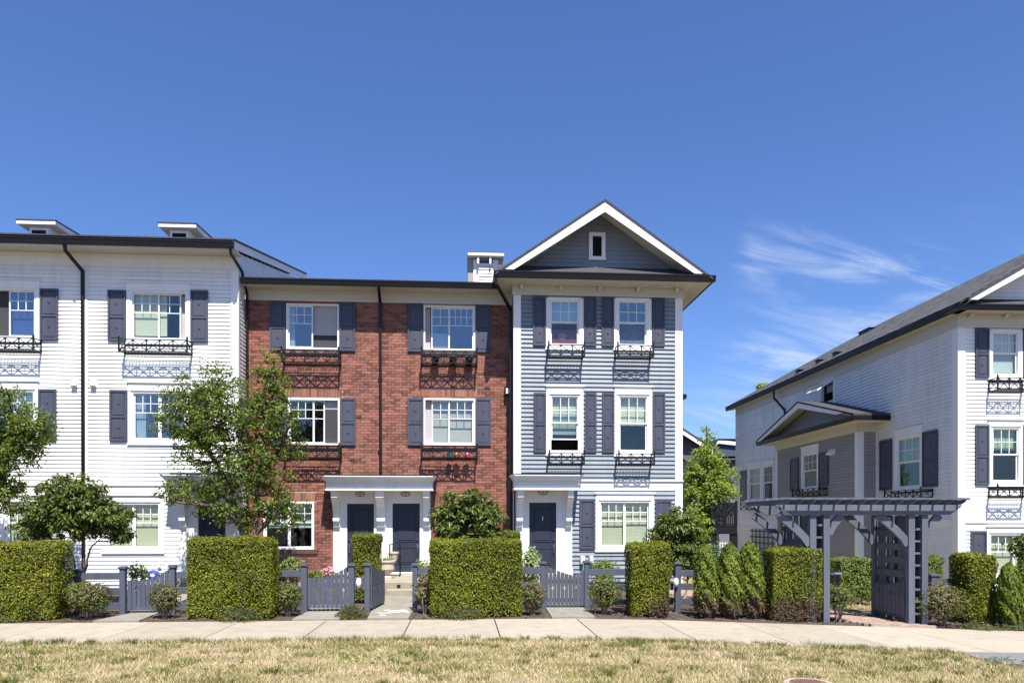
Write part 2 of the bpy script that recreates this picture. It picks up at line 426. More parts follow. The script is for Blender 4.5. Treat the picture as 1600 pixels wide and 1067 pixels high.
def hedge(x0, x1, y0, y1, z1, label, mat=None, z0=None, dens=4900, brown=0.0, size=.040, name='clipped_hedge', group='clipped hedges along the pavement', round_=.10, wob=.05, lean=0.0, seed=0, cat='hedge'):
    mat = mat or L_BOX
    cx, cy = (x0 + x1) / 2, (y0 + y1) / 2
    if z0 is None: z0 = gz(cx) + .03
    t = thing(name, (cx, cy, gz(cx)), label, cat, group)
    hx, hy, hz = (x1 - x0) / 2, (y1 - y0) / 2, (z1 - z0) / 2; cz = (z0 + z1) / 2
    A = [2 * hy * 2 * hz, 2 * hy * 2 * hz, 2 * hx * 2 * hz, 2 * hx * 2 * hz * .35, 2 * hx * 2 * hy]
    Ps, Ns = [], []
    for k, a in enumerate(A):
        n = int(a * dens); q = RNG.uniform(-1, 1, (n, 3)); nn = np.zeros((n, 3))
        if k < 2: q[:, 0] = -1 + 2 * k; nn[:, 0] = q[:, 0]
        elif k == 2: q[:, 1] = -1; nn[:, 1] = -1
        elif k == 3: q[:, 1] = 1; nn[:, 1] = 1
        else: q[:, 2] = 1; nn[:, 2] = 1
        Ps.append(q); Ns.append(nn)
    q = np.vstack(Ps); nn = np.vstack(Ns)
    P = q * np.array([hx, hy, hz])
    # round the upper and vertical edges
    inner = np.array([hx - round_, hy - round_, hz - round_]); inner = np.maximum(inner, .02)
    C = np.clip(P, -inner, inner); C[:, 2] = np.where(P[:, 2] < 0, P[:, 2], C[:, 2])
    D = P - C; dl = np.linalg.norm(D, axis=1)[:, None] + 1e-9
    lim = np.minimum(dl, round_)
    P2 = C + D / dl * lim
    nn = D / dl
    P2 += nn * (vnoise(P2 + cx * 3, 3.0, seed + 3)[:, None] * wob * .8 + vnoise(P2 + cx * 7, 11, seed)[:, None] * wob * .45)
    P2 -= nn * (RNG.uniform(0, 1, len(P2)) ** 1.6)[:, None] * .12
    # belly in towards the base, ragged and see-through at the foot
    h = (P2[:, 2] + hz) / (2 * hz)
    P2[:, 0] *= 1 - .05 * np.clip(.25 - h, 0, 1) * 4 * .5
    P2[:, 0] += lean * h
    P2 += np.array([cx, cy, cz])
    keep = RNG.uniform(0, 1, len(h)) < np.clip(.45 + h * 5, 0, 1)
    gap = vnoise(P2, 17, seed + 20) + .7 * vnoise(P2, 31, seed + 21)
    keep &= (gap < .75) | (RNG.uniform(0, 1, len(h)) < .35)
    P2, nn, h = P2[keep], nn[keep], h[keep]
    mi = (RNG.uniform(0, 1, len(h)) < .035 + .10 * np.clip(.25 - h, 0, 1)).astype(np.int32)
    if brown:
        bn = vnoise(P2, 3.3, seed + 9) * .5 + .5
        mi = ((bn + RNG.uniform(-.25, .25, len(h)) + (brown - h) * 2.2) > 1.0).astype(np.int32)
    spg = RNG.uniform(0, 1, len(h)) < .03
    P2[spg] += nn[spg] * RNG.uniform(.02, .06, spg.sum())[:, None]
    nb = nn + np.array([0, 0, .35])
    leaf_object('foliage', [mat, L_BOXB], t, P2, nb, size, size * .55, .65, mi)
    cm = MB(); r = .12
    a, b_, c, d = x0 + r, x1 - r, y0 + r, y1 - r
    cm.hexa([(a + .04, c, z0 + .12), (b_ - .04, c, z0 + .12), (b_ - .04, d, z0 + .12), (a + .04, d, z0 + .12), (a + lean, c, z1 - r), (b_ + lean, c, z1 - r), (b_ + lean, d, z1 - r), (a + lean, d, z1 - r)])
    cm.build('dark_core', M_CORE, t)  # solid dark box standing in for shade seen through gaps in the leaves
    sm = MB()
    for k in range(max(3, int((x1 - x0) / .3))):
        sx_ = x0 + .2 + (x1 - x0 - .4) * (k + .5) / max(3, int((x1 - x0) / .3)); sy = cy + random.uniform(-.1, .1)
        sm.tube([(sx_, sy, gz(cx) - .03), (sx_ + random.uniform(-.05, .05), sy, z0 + .3)], [.022, .016], 6)
    sm.build('stem', M_BARK, t, kind='stuff')
    return t

def blob_points(blobs, n, shell=.55):
    """random points inside ellipsoids (more near their skins); returns points and outward directions"""
    vol = np.array([b[3] * b[4] * b[5] for b in blobs]) ** .8; vol /= vol.sum()
    which = RNG.choice(len(blobs), n, p=vol)
    B = np.array(blobs)[which]
    d = RNG.normal(0, 1, (n, 3)); d /= np.linalg.norm(d, axis=1)[:, None]
    r = RNG.uniform(0, 1, n) ** (shell)
    return B[:, :3] + d * B[:, 3:6] * r[:, None], d

def tree(name, base, stems, blobs, nclus, per, crad, lsize, mat, label, cat='tree', group=None, bark=None, trunk_r=.06, aspect=.55, twigs=True, shell=.5, up=.5, jitter=.6):
    """base: ground point; stems: list of polylines (world points) from the base up; blobs: crown ellipsoids"""
    t = thing(name, base, label, cat, group)
    bark = bark or M_BARK
    tm = MB(); knots = []
    for st in stems:
        pts = [Vector(p) for p in st]; fine = []
        for i in range(len(pts) - 1):
            for k in range(5):
                fine.append(pts[i].lerp(pts[i + 1], k / 5))
        fine.append(pts[-1])
        for i, p in enumerate(fine[1:-1]):
            p += Vector((random.uniform(-1, 1), random.uniform(-1, 1), 0)) * .018
        m = len(fine)
        rs = [trunk_r * (1.25 if i == 0 else 1) * (1 - .82 * i / (m - 1)) for i in range(m)]
        tm.tube(fine, rs, 8)
        for i in range(m // 3, m): knots.append((fine[i], rs[i]))
    C, d = blob_points(blobs, nclus, shell)
    KP = np.array([list(k[0]) for k in knots])
    lm = MB()
    if twigs:
        for c in C:
            dd = np.linalg.norm(KP - c, axis=1) + 1.6 * np.maximum(0, KP[:, 2] - c[2] + .1)
            j = int(dd.argmin()); p = Vector(KP[j]); c_ = Vector(c)
            L = (c_ - p).length
            if L < .05: continue
            mid = p.lerp(c_, .5) + Vector((random.uniform(-1, 1) * .06 * L, random.uniform(-1, 1) * .06 * L, -.08 * L))
            r0 = min(knots[j][1] * .7, .008 + .012 * L)
            lm.tube([p, mid, c_], [r0, r0 * .65, r0 * .25], 4, False)
    tm.build('trunk', bark, t, smooth=True)
    if lm.v: lm.build('branches', bark, t)
    n = nclus * per
    ci = np.repeat(np.arange(nclus), per)
    o = RNG.normal(0, 1, (n, 3)); o /= np.linalg.norm(o, axis=1)[:, None]
    rr = RNG.uniform(.15, 1, n)[:, None] ** .6
    sc = RNG.uniform(.6, 1.35, nclus)[ci][:, None]
    P = C[ci] + o * rr * crad * sc * np.array([1, 1, .75])
    Nn = o * .5 + d[ci] * .4 + np.array([0, -.15, up])
    T = o + d[ci] * .5 + np.array([0, 0, -.25])
    leaf_object('crown', mat, t, P, Nn, lsize, lsize * aspect, jitter, T=T)
    return t

def ball_shrub(px, pyt, pyb, wpx, Y, label, mat, n=2600, size=.045, name='round_shrub', group='rounded shrubs in the beds', zb=None, stems=True, squash=1.0, cat='shrub', dens=1.0, aspect=.6, brown=None):
    x = WX(px, Y); g = gz(x); zt = WZ(px, pyt, Y); zb = g + (.12 if stems else -.02) if zb is None else zb
    rx = wpx / F_PX * depth(x, Y) / 2; rz = (zt - zb) / 2; ry = rx * .9 * squash
    t = thing(name, (x, Y, g), label, cat, group)
    n = int(n * dens)
    d = RNG.normal(0, 1, (n, 3)); d /= np.linalg.norm(d, axis=1)[:, None]
    if not stems: d[:, 2] = np.abs(d[:, 2])
    r = 1 - (RNG.uniform(0, 1, n) ** 1.8) * .35
    r *= 1 + .20 * vnoise(d * 1.0 + px, 3.2, int(px)) + .12 * vnoise(d + px, 9, int(px) + 1)
    cz = (zb + zt) / 2 if stems else g - .02
    R = np.array([rx, ry, rz if stems else (zt - g)])
    P = np.array([x, Y, cz]) + d * R * r[:, None]
    Nn = d + np.array([0, 0, .3])
    mi = None; mats = mat
    if brown: mats = [mat, brown]; mi = ((vnoise(P, 4.2, int(px)) + RNG.uniform(-.5, .5, n)) > .15).astype(np.int32)
    leaf_object('foliage', mats, t, P, Nn, size, size * aspect, .6, mi)
    m = MB()
    for k in range(9):
        a = k * 2.4; m.tube([(x + .03 * math.cos(a), Y + .03 * math.sin(a), g - .03), (x + rx * .25 * math.cos(a), Y + ry * .25 * math.sin(a), g + (zt - g) * .3), (x + rx * .7 * math.cos(a), Y + ry * .7 * math.sin(a), g + (zt - g) * .72)], [.014, .01, .004], 5)
    m.build('stem', M_BARK2, t, kind='stuff')
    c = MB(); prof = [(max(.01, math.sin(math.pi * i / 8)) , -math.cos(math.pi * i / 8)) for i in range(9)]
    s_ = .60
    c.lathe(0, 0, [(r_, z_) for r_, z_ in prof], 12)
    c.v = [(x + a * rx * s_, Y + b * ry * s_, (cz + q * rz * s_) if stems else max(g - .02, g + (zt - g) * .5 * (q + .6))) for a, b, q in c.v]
    c.build('dark_core', M_CORE, t, smooth=True)  # dark filler for the shaded inside of the shrub, no real twigs
    return t

# ------------------------------------------------------------------ facade builders
def wall_mesh(F, T, x0, x1, z0, z1, mat, thick=.12, name='wall', label=None, y=0.0, holes=None):
    hs = F.holes if holes is None else holes
    xs = sorted({x0, x1} | {min(max(v, x0), x1) for h in hs for v in h[:2]})
    zs = sorted({z0, z1} | {min(max(v, z0), z1) for h in hs for v in h[2:]})
    m = MB()
    for i in range(len(xs) - 1):
        run = None
        for j in range(len(zs) - 1):
            cx, cz = (xs[i] + xs[i + 1]) / 2, (zs[j] + zs[j + 1]) / 2
            solid = not any(h[0] < cx < h[1] and h[2] < cz < h[3] for h in hs)
            if solid: run = zs[j] if run is None else run
            if run is not None and (not solid or j == len(zs) - 2):
                top = zs[j + 1] if solid else zs[j]
                m.box(xs[i], xs[i + 1], y, y + thick, run, top); run = None
    return m.build(name, mat, T, F.M, label=label)
def cut(x0, x1, spans):
    segs = [(x0, x1)]
    for a, b in spans:
        out = []
        for s, e in segs:
            if b <= s or a >= e: out.append((s, e)); continue
            if a > s: out.append((s, a))
            if b < e: out.append((b, e))
        segs = out
    return [q for q in segs if q[1] - q[0] > .03]
class Boards:
    def __init__(s): s.l = []
    def fill(s, F, x0, x1, z0, z1, expo, proj, mat, wall, y=0.0, clip=None, extra=(), gap=0.0):
        n = round((z1 - z0) / expo); e = (z1 - z0) / n
        for k in range(n):
            a, b = z0 + k * e + gap, z0 + (k + 1) * e
            sp = [(h[0], h[1]) for h in list(F.holes) + list(extra) if h[2] < b - .012 and h[3] > a + .012]
            xa, xb = x0, x1
            if clip:
                xa, xb = clip((a + b) / 2); xa, xb = max(xa, x0), min(xb, x1)
                if xb - xa < .05: continue
            for p, q in cut(xa, xb, sp):
                s.l.append((q - p, F, p, q, a, b, proj, mat, wall, y))
    def emit(s, limit=300):
        s.l.sort(key=lambda r: -r[0])
        rest = {}
        for i, (L, F, p, q, a, b, proj, mat, wall, y) in enumerate(s.l):
            poly = [(y - proj, a), (y, a), (y, b - .001), (y - .005, b - .001)]
            if i < limit:
                MB().prism(poly, p, q, 'x').build('siding_board', mat, wall, F.M)
            else:
                key = (wall.name, mat.name)
                m = rest.setdefault(key, (MB(), mat, wall))[0]
                t = MB().prism(poly, p, q, 'x')
                m.add([tuple(F.M @ Vector(v)) for v in t.v], t.f)
        for m, mat, wall in rest.values():
            m.build('siding_board', mat, wall, kind='stuff')

def window(F, T, r, kind='slider', case=.10, head=.24, sashes=None, glass=None, inside=(), y=0.0, sill=.09, cap=True, frac=.42, label=None, room=.9):
    x0, x1, z0, z1 = r
    glass = glass or M_GLASS
    F.holes.append((x0, x1, z0, z1))
    m = MB(); m.ring(x0, x1, z0, z1, .05, y - .032, y + .09)
    root = m.build('window', M_WHITE, T, F.M, label=label)
    if case:
        c = MB()
        c.box(x0 - case, x0, y - .045, y, z0, z1); c.box(x1, x1 + case, y - .045, y, z0, z1)
        c.box(x0 - case, x1 + case, y - .045, y, z1, z1 + head)
        c.box(x0 - .03, x1 + .03, y - .062, y - .0465, z1 + .012, z1 + .04)
        if cap:
            c.box(x0 - case - .03, x1 + case + .03, y - .085, y, z1 + head, z1 + head + .035)
        c.box(x0 - case, x1 + case, y - .045, y, z0 - sill, z0)
        c.box(x0 - case - .02, x1 + case + .02, y - .07, y, z0 - sill - .035, z0 - sill)
        c.build('casing', M_WHITE, root, F.M, bevel=.004)
    W, H = x1 - x0 - .1, z1 - z0 - .1; X0, Z0 = x0 + .05, z0 + .05
    if sashes is None:
        sashes = [(0, .5, 3, .02), (.5, 1, 3, .045)] if kind == 'slider' else [(0, 1, 3, .0)]
    def lites(xa, xb, za, zb, cols, rows, yy, mu, s=.018):
        ws = (xb - xa) / cols; hs = (zb - za) / rows
        for i in range(1, cols): mu.box(xa + i * ws - s / 2, xa + i * ws + s / 2, yy - .006, yy + .02, za, zb)
        for j in range(1, rows):
            for i in range(cols): mu.box(xa + i * ws + (s / 2 if i else 0), xa + (i + 1) * ws - (s / 2 if i < cols - 1 else 0), yy - .006, yy + .02, za + j * hs - s / 2, za + j * hs + s / 2)
        for i in range(cols):
            for j in range(rows):
                g = MB(); g.box(xa + i * ws + (s / 2 if i else 0), xa + (i + 1) * ws - (s / 2 if i < cols - 1 else 0), yy + .006, yy + .012, za + j * hs + (s / 2 if j else 0), za + (j + 1) * hs - (s / 2 if j < rows - 1 else 0))
                g.build('glass_pane', glass, root, F.M)
    for k, s in enumerate(sashes):
        fa, fb, cols, dy = s[:4]
        xa, xb = X0 + fa * W, X0 + fb * W; yy = y + dy
        sm = MB(); sw = .038
        if kind == 'slider':
            sm.ring(xa, xb, Z0, Z0 + H, sw, yy, yy + .035)
            zt = Z0 + H - sw; zm = zt - (H - 2 * sw) * frac
            if cols:
                sm.box(xa + sw, xb - sw, yy - .004, yy + .02, zm - .01, zm + .01)
                lites(xa + sw, xb - sw, zm + .01, zt, cols, 2, yy, sm)
                lites(xa + sw, xb - sw, Z0 + sw, zm - .01, 1, 1, yy, sm)
            else:
                lites(xa + sw, xb - sw, Z0 + sw, zt, 1, 1, yy, sm)
        elif kind == 'hung':
            zc = Z0 + H * .5
            sm.ring(xa, xb, zc, Z0 + H, sw, yy, yy + .03)
            lites(xa + sw, xb - sw, zc + sw, Z0 + H - sw, cols, 2, yy, sm)
            raise_ = s[4] if len(s) > 4 else 0
            sm.ring(xa + .004, xb - .004, Z0 + raise_, zc + .02 + raise_, sw, yy + .035, yy + .06)
            upper = glass; glass = M_GLASSD
            lites(xa + .004 + sw, xb - .004 - sw, Z0 + raise_ + sw, zc + .02 - sw + raise_, 1, 1, yy + .035, sm); glass = upper
        sm.build('sash', M_WHITE, root, F.M)
    for what in inside:
        nm, a, b, c, d, mat = what[:6]; yb = y + (what[6] if len(what) > 6 else .13)
        bm = MB()
        bm.box(X0 + a * W, X0 + b * W, yb, yb + .008, Z0 + c * H, Z0 + d * H)
        bm.build(nm, mat, root, F.M)
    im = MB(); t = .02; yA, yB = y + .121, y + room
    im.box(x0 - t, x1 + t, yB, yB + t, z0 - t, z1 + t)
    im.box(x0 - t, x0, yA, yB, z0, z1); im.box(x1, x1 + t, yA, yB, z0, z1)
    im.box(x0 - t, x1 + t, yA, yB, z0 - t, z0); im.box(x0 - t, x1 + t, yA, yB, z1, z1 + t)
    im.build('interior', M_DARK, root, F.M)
    return root

def shutter(F, T, r, y=0.0):
    x0, x1, z0, z1 = r; W = x1 - x0; H = z1 - z0
    m = MB(); s = min(.055, W * .16)
    m.box(x0 + .002, x1 - .002, y - .048, y - .0225, z0 + .002, z1 - .002)
    m.box(x0, x0 + s, y - .075, y - .048, z0, z1); m.box(x1 - s, x1, y - .075, y - .048, z0, z1)
    m.box(x0 + s, x1 - s, y - .075, y - .048, z0, z0 + s * 1.3); m.box(x0 + s, x1 - s, y - .075, y - .048, z1 - s * 1.3, z1)
    zm = z0 + H * .47
    m.box(x0 + s, x1 - s, y - .075, y - .048, zm - .03, zm + .03)
    g = .03
    for a, b in ((z0 + s * 1.3, zm - .03), (zm + .03, z1 - s * 1.3)):
        m.box(x0 + s + g, x1 - s - g, y - .060, y - .048, a + g, b - g)
        cz = (a + b) / 2 + .03; cx = (x0 + x1) / 2; q = .035
        m.prism([(cx - q, cz), (cx, cz - q * 1.6), (cx + q, cz), (cx, cz + q * 1.6)], y - .078, y - .060, 'y')
    return m.build('shutter', M_SHUT, T, F.M, bevel=.004)

def planter(F, T, x0, x1, z0, z1, proj=.42, y=0.0, nx=5):
    """wrought metal window box: front lattice, back rail, grating floor, finials"""
    m = MB(); yf = y - proj; yb = y - .03; P = .042; R = .026
    for X in (x0, x1):
        m.box(X - P / 2, X + P / 2, yf - P / 2, yf + P / 2, z0 - .02, z1 + .03)
        m.box(X - P * .7, X + P * .7, yf - P * .7, yf + P * .7, z1 + .03, z1 + .045)
        m.lathe(X, yf, [(.008, z1 + .045), (.024, z1 + .065), (.026, z1 + .08), (.012, z1 + .10), (.003, z1 + .115)], 8)
        m.box(X - .018, X + .018, yb - .018, yb + .028, z0 - .02, z1 + .01)
        s = 1 if X == x0 else -1
        m.box(X - R / 2, X + R / 2, yf + P / 2, yb - .018, z1 - R, z1)
        m.box(X - R / 2, X + R / 2, yf + P / 2, yb - .018, z0, z0 + R)
        m.bar((X, yf + .02, z0 + R), (X, yb - .02, z1 - R), .016); m.bar((X, yf + .02, z1 - R), (X, yb - .02, z0 + R), .016)
    m.box(x0 + P / 2, x1 - P / 2, yf - R / 2, yf + R / 2, z1 - R, z1)
    m.box(x0 + P / 2, x1 - P / 2, yf - R / 2, yf + R / 2, z0, z0 + R)
    m.box(x0 + .018, x1 - .018, yb - .012, yb + .02, z1 - .09, z1 - .02)
    m.box(x0 + .018, x1 - .018, yb - .012, yb + .02, z0, z0 + .04)
    w_ = (x1 - x0 - P) / nx
    for i in range(nx):
        a = x0 + P / 2 + i * w_; b = a + w_
        if i: m.box(a - .014, a + .014, yf - .014, yf + .014, z0 + R, z1 - R)
        m.bar((a + .005, yf + .001, z0 + R), (b - .005, yf + .001, z1 - R), .02)
        m.bar((a + .005, yf - .001, z1 - R), (b - .005, yf - .001, z0 + R), .02)
    k = max(6, int((x1 - x0) / .09))
    for i in range(k):
        a = x0 + (x1 - x0) * (i + .5) / k
        d = .035
        m.bar((a - d, yf + .015, z0 + .012), (a + d, yb - .01, z0 + .012), .008)
        m.bar((a + d, yf + .015, z0 + .010), (a - d, yb - .01, z0 + .010), .008)
    for j in range(2):
        yy = yf + (yb - yf) * (j + 1) / 3
        m.box(x0 + .013, x1 - .013, yy - .006, yy + .006, z0 + .002, z0 + .018)
    return m.build('window_box_railing', M_BLACK, T, F.M)

def gutter_x(F, T, x0, x1, yf, zb, zt, name='gutter'):
    m = MB()
    m.prism([(yf, zt), (yf, zt - .035), (yf + .012, zt - .05), (yf + .035, zb), (yf + .13, zb), (yf + .13, zt)], x0, x1, 'x')
    return m.build(name, M_GUT, T, F.M)
def downspout(F, T, pts, w=.085, d=.06):
    m = MB()
    for i in range(len(pts) - 1):
        p, q = Vector(pts[i]), Vector(pts[i + 1]); e = (q - p).normalized() * .012
        m.bar(p - (e if i else e * 0), q + (e if i < len(pts) - 2 else e * 0), w, d, up=(0, -1, 0) if abs((q - p).normalized().z) > .5 else (0, 0, 1))
    for i in range(len(pts) - 1):
        if abs(pts[i][2] - pts[i + 1][2]) > 2 and abs(pts[i][0] - pts[i + 1][0]) < .02:
            x, y = pts[i][0], pts[i][1]; z = pts[i][2] - .15
            while z > pts[i + 1][2] + .4:
                m.box(x - w / 2 - .02, x + w / 2 + .02, y - d / 2 - .006, y + d / 2 + .003, z, z + .03); z -= 2.2
    return m.build('downspout', M_GUT, T, F.M)

def door(F, T, r, y=0.0, handle_left=False, knocker=False):
    x0, x1, z0, z1 = r
    F.holes.append(r)
    m = MB(); m.box(x0, x1, y + .03, y + .075, z0, z1)
    s = .13
    def panel(a, b, c, d):
        m.ring(a, b, c, d, .02, y + .012, y + .03)
        m.box(a + .05, b - .05, y + .016, y + .03, c + .05, d - .05)
    zm = z0 + (z1 - z0) * .40
    panel(x0 + s, x1 - s, zm + .09, z1 - .15); panel(x0 + s, x1 - s, z0 + .25, zm - .09)
    root = m.build('door', M_DOOR, T, F.M, bevel=.004)
    h = MB(); hx = x0 + .07 if handle_left else x1 - .07
    h.box(hx - .022, hx + .022, y + .012, y + .03, zm - .10, zm + .03)
    h.tube([(hx, y - .01, zm - .06), (hx, y - .045, zm - .09), (hx, y - .045, zm - .24), (hx, y + .03, zm - .27)], .011, 6)
    h.lathe(hx, y - .03, [(.004, zm + .0), (.026, zm + .012), (.026, zm + .03), (.004, zm + .045)], 8)
    h.lathe(hx, y - .005, [(.004, zm + .13), (.026, zm + .135), (.026, zm + .17), (.004, zm + .175)], 8)
    h.build('door_handle', M_CHROME, root, F.M)
    if knocker:
        k = MB(); cx = (x0 + x1) / 2; zc = z0 + (z1 - z0) * .78
        k.lathe(cx, y + .002, [(.004, zc), (.018, zc + .008), (.014, zc + .05), (.004, zc + .06)], 8)
        k.box(cx - .01, cx + .01, y + .0, y + .016, zc - .08, zc)
        k.build('door_knocker', M_CHROME, root, F.M)
    th = MB(); th.box(x0 - .04, x1 + .04, y - .16, y + .02, z0 - .10, z0 - .004); th.build('threshold', M_WHITE, root, F.M)
    return root

def text_plate(F, parent, cx, cz, y, txt, w=.29, h=.15):
    n = 28; q = [(cx + w / 2 * math.cos(2 * math.pi * i / n), cz + h / 2 * math.sin(2 * math.pi * i / n)) for i in range(n)]
    m = MB(); m.prism(q, y - .012, y, 'y'); m.mi = 1
    q2 = [(cx + (w / 2 - .022) * math.cos(2 * math.pi * i / n), cz + (h / 2 - .018) * math.sin(2 * math.pi * i / n)) for i in range(n)]
    m.prism(q2, y - .016, y - .0125, 'y')
    pl = m.build('number_plaque', [M_BLACK, M_CREAM2], parent, F.M)
    c = bpy.data.curves.new('house_number', 'FONT'); c.body = txt; c.size = .115; c.extrude = .002; c.align_x = 'CENTER'; c.align_y = 'CENTER'
    c.materials.append(M_BLACK)
    tmp = bpy.data.objects.new('tmp', c); COL.objects.link(tmp); bpy.context.view_layer.update()
    me = bpy.data.meshes.new_from_object(tmp); bpy.data.objects.remove(tmp)
    o = bpy.data.objects.new('house_number', me); COL.objects.link(o)
    p = F.M @ Vector((cx, y - .0185, cz))
    o.rotation_euler = (math.radians(90), 0, F.rot)
    finish(o, pl, tuple(p))

def portico(F, T, x0, x1, ztop, zfr, posts, ground, proj=.88, inset=.12, plates=(), doors=()):
    """bracketed flat hood. x0,x1 cornice outer; zfr underside of frieze; posts: list of (xa,xb)"""
    p = MB(); p.box(x0 + inset, x1 - inset, -.66, 0, zfr + .02, ztop - .16)
    root = p.build('portico', M_WHITE, T, F.M)
    c = MB()
    c.prism([(-proj, ztop), (-proj, ztop - .03), (-proj + .04, ztop - .05), (-proj + .10, ztop - .115), (-proj + .10, ztop - .14), (-proj + .155, ztop - .16), (0, ztop - .16), (0, ztop)], x0 + .1, x1 - .1, 'x')
    c.hexa([(x0 + .098, -proj + .1, ztop - .13), (x0 + .1, -proj + .1, ztop - .13), (x0 + .1, 0, ztop - .13), (x0 + .098, 0, ztop - .13), (x0, -proj, ztop - .001), (x0 + .1, -proj, ztop - .001), (x0 + .1, 0, ztop - .001), (x0, 0, ztop - .001)])
    c.hexa([(x1 - .1, -proj + .1, ztop - .13), (x1 - .098, -proj + .1, ztop - .13), (x1 - .098, 0, ztop - .13), (x1 - .1, 0, ztop - .13), (x1 - .1, -proj, ztop - .001), (x1, -proj, ztop - .001), (x1, 0, ztop - .001), (x1 - .1, 0, ztop - .001)])
    c.build('cornice', M_WHITE, root, F.M)
    fl = MB(); fl.box(x0 - .005, x1 + .005, -proj - .005, 0, ztop + .002, ztop + .012); fl.box(x0 + .15, x1 - .15, -.5, 0, ztop + .013, ztop + .05)
    fl.build('flashing', M_GUT, root, F.M)
    s = MB(); s.box(x0 + inset - .02, x1 - inset + .02, -.69, 0, zfr, zfr + .05)
    s.box(x0 + inset - .012, x1 - inset + .012, -.672, -.661, zfr + .13, zfr + .15)
    s.build('frieze', M_WHITE, root, F.M)
    for xa, xb in posts:
        b = MB(); zt = zfr - .002
        prof = [(-.055, zt), (-.62, zt), (-.62, zt - .05), (-.58, zt - .09), (-.58, zt - .20), (-.54, zt - .25), (-.40, zt - .36), (-.29, zt - .50), (-.22, zt - .66), (-.19, zt - .80), (-.23, zt - .82), (-.24, zt - .90), (-.18, zt - .91), (-.18, zt - .95), (-.14, zt - .96), (-.14, zt - 1.08), (-.055, zt - 1.08)]
        mid = (xa + xb) / 2; hw = (xb - xa) / 2 * .82
        # split the concave profile into convex strips
        for i in range(1, len(prof) - 2):
            z_a, z_b = prof[i][1], prof[i + 1][1]
            if z_a - z_b < 1e-4: continue
            b.prism([(-.055, z_a), (prof[i][0], z_a), (prof[i + 1][0], z_b), (-.055, z_b)], mid - hw, mid + hw, 'x')
        b.build('bracket', M_WHITE, root, F.M)
        q = MB(); q.box(xa, xb, -.0548, 0, ground, zfr - .003)
        q.box(xa - .02, xb + .02, -.075, -.0552, ground, ground + .2)
        q.build('pilaster', M_WHITE, root, F.M)
    pn = MB(); segs = cut(posts[0][1], posts[-1][0], [(d[0], d[1]) for d in doors] + [(a, b) for a, b in posts[1:-1]])
    for a, b in segs: pn.box(a, b, -.036, -.001, ground, zfr - .004)
    for d in doors: pn.box(d[0], d[1], -.036, -.001, d[3], zfr - .004)
    pn.build('surround', M_WHITE, root, F.M)
    for cx, cz, txt in plates: text_plate(F, root, cx, cz, -.037, txt)
    return root

def gable_front(F, T, xa, xb, zf, zp, ov, back, wall_mat, boards, zbase, L=9.0, wall=None, bw=.24, soffit=None, y=0.0, slope_ext=None):
    """front gable: rake boards, raked soffit and roof planes running back. zf: underside of the roof at the rake feet, zp: at the peak"""
    xm = (xa + xb) / 2; sl = (zp - zf) / (xm - xa); n = math.sqrt(1 + sl * sl)
    th = .06; yf = y - ov
    for sg in (-1, 1):
        xe = xa if sg < 0 else xb
        r = MB(); r.mi = 0
        def pt(t, off): return (xe + (xm - xe) * t, zf + (zp - zf) * t + off)
        a, b = pt(0, 0), pt(1, 0)
        ext = slope_ext or 0
        a2 = (a[0] + sg * ext, a[1] - sl * ext)
        r.prism([a2, b, (b[0], b[1] + th * n), (a2[0], a2[1] + th * n)], yf - .02, y + L, 'y')
        r.build('roof_plane', M_SHING, T, F.M)
        bb = MB()
        bb.prism([a, b, (b[0], b[1] - bw * n), (a[0] + (xm - xe) / abs(xm - xe) * bw * 1.2, a[1] - .0)], yf, yf + .035, 'y')
        bb.build('barge_board', M_WHITE, T, F.M)
        so = MB(); q = .03
        so.prism([(a[0], a[1] - q - .03), (b[0], b[1] - q * n), (b[0], b[1] - q * n - .02), (a[0], a[1] - q - .05)], yf + .036, y, 'y')
        so.build('soffit', soffit or M_WSOFF, T, F.M)
    if boards is not None:
        w = MB(); off = .06 * n
        w.prism( [(xm - (zp - off - zbase) / sl, zbase), (xm + (zp - off - zbase) / sl, zbase), (xm, zp - off)], y + .001, y + .12, 'y')
        wo = w.build('gable_wall', wall_mat, T, F.M)
        boards.fill(F, xa, xb, zbase, zp - .1, .13, .02, wall_mat, wo, y, clip=lambda z: (xm - (zp - .07 * n - z) / sl, xm + (zp - .07 * n - z) / sl))
        return wo

# ================================================================== THE GROUND
def sheet(name, mat, poly_fn, kind='structure', n=60, dz=0.0, parent=None):
    m = MB()
    xs, ylo, yhi = poly_fn
    for i in range(len(xs)):
        m.v.append((xs[i], ylo(xs[i]), gz(xs[i]) + dz)); m.v.append((xs[i], yhi(xs[i]), gz(xs[i]) + dz))
    for i in range(len(xs) - 1):
        m.f.append((2 * i, 2 * i + 2, 2 * i + 3, 2 * i + 1)); m.m.append(0)
    return m.build(name, mat, parent, kind=kind)
def lin(a, b, n): return [a + (b - a) * i / (n - 1) for i in range(n)]
xs_all = [-900, -300, -100, -60] + lin(-40, 40, 81) + [60, 100, 300, 900]
sheet('ground', M_MULCH, (xs_all, lambda x: -900, lambda x: 900), dz=-.06)
SW0 = lambda x: 12.27 - .1 * min(max(0, x), 4.5) - .03 * min(max(0, x - 4.5), 8)      # near edge of the pavement
SW1 = lambda x: 14.6
pv = bpy.data.objects.new('pavement', None); COL.objects.link(pv); finish(pv, None, (0, 13.4, 0)); pv['kind'] = 'structure'
x = -2.646 - 1.643 * 17
while x < 32:
    a, b = x + .009, x + 1.643 - .009
    m = MB()
    m.hexa([(a, SW0(a), gz(a) - .1), (b, SW0(b), gz(b) - .1), (b, 14.6, gz(b) - .1), (a, 14.6, gz(a) - .1),
            (a, SW0(a), gz(a)), (b, SW0(b), gz(b)), (b, 14.6, gz(b)), (a, 14.6, gz(a))])
    m.build('paving_slab', M_CONC, pv, bevel=.006)
    x += 1.643
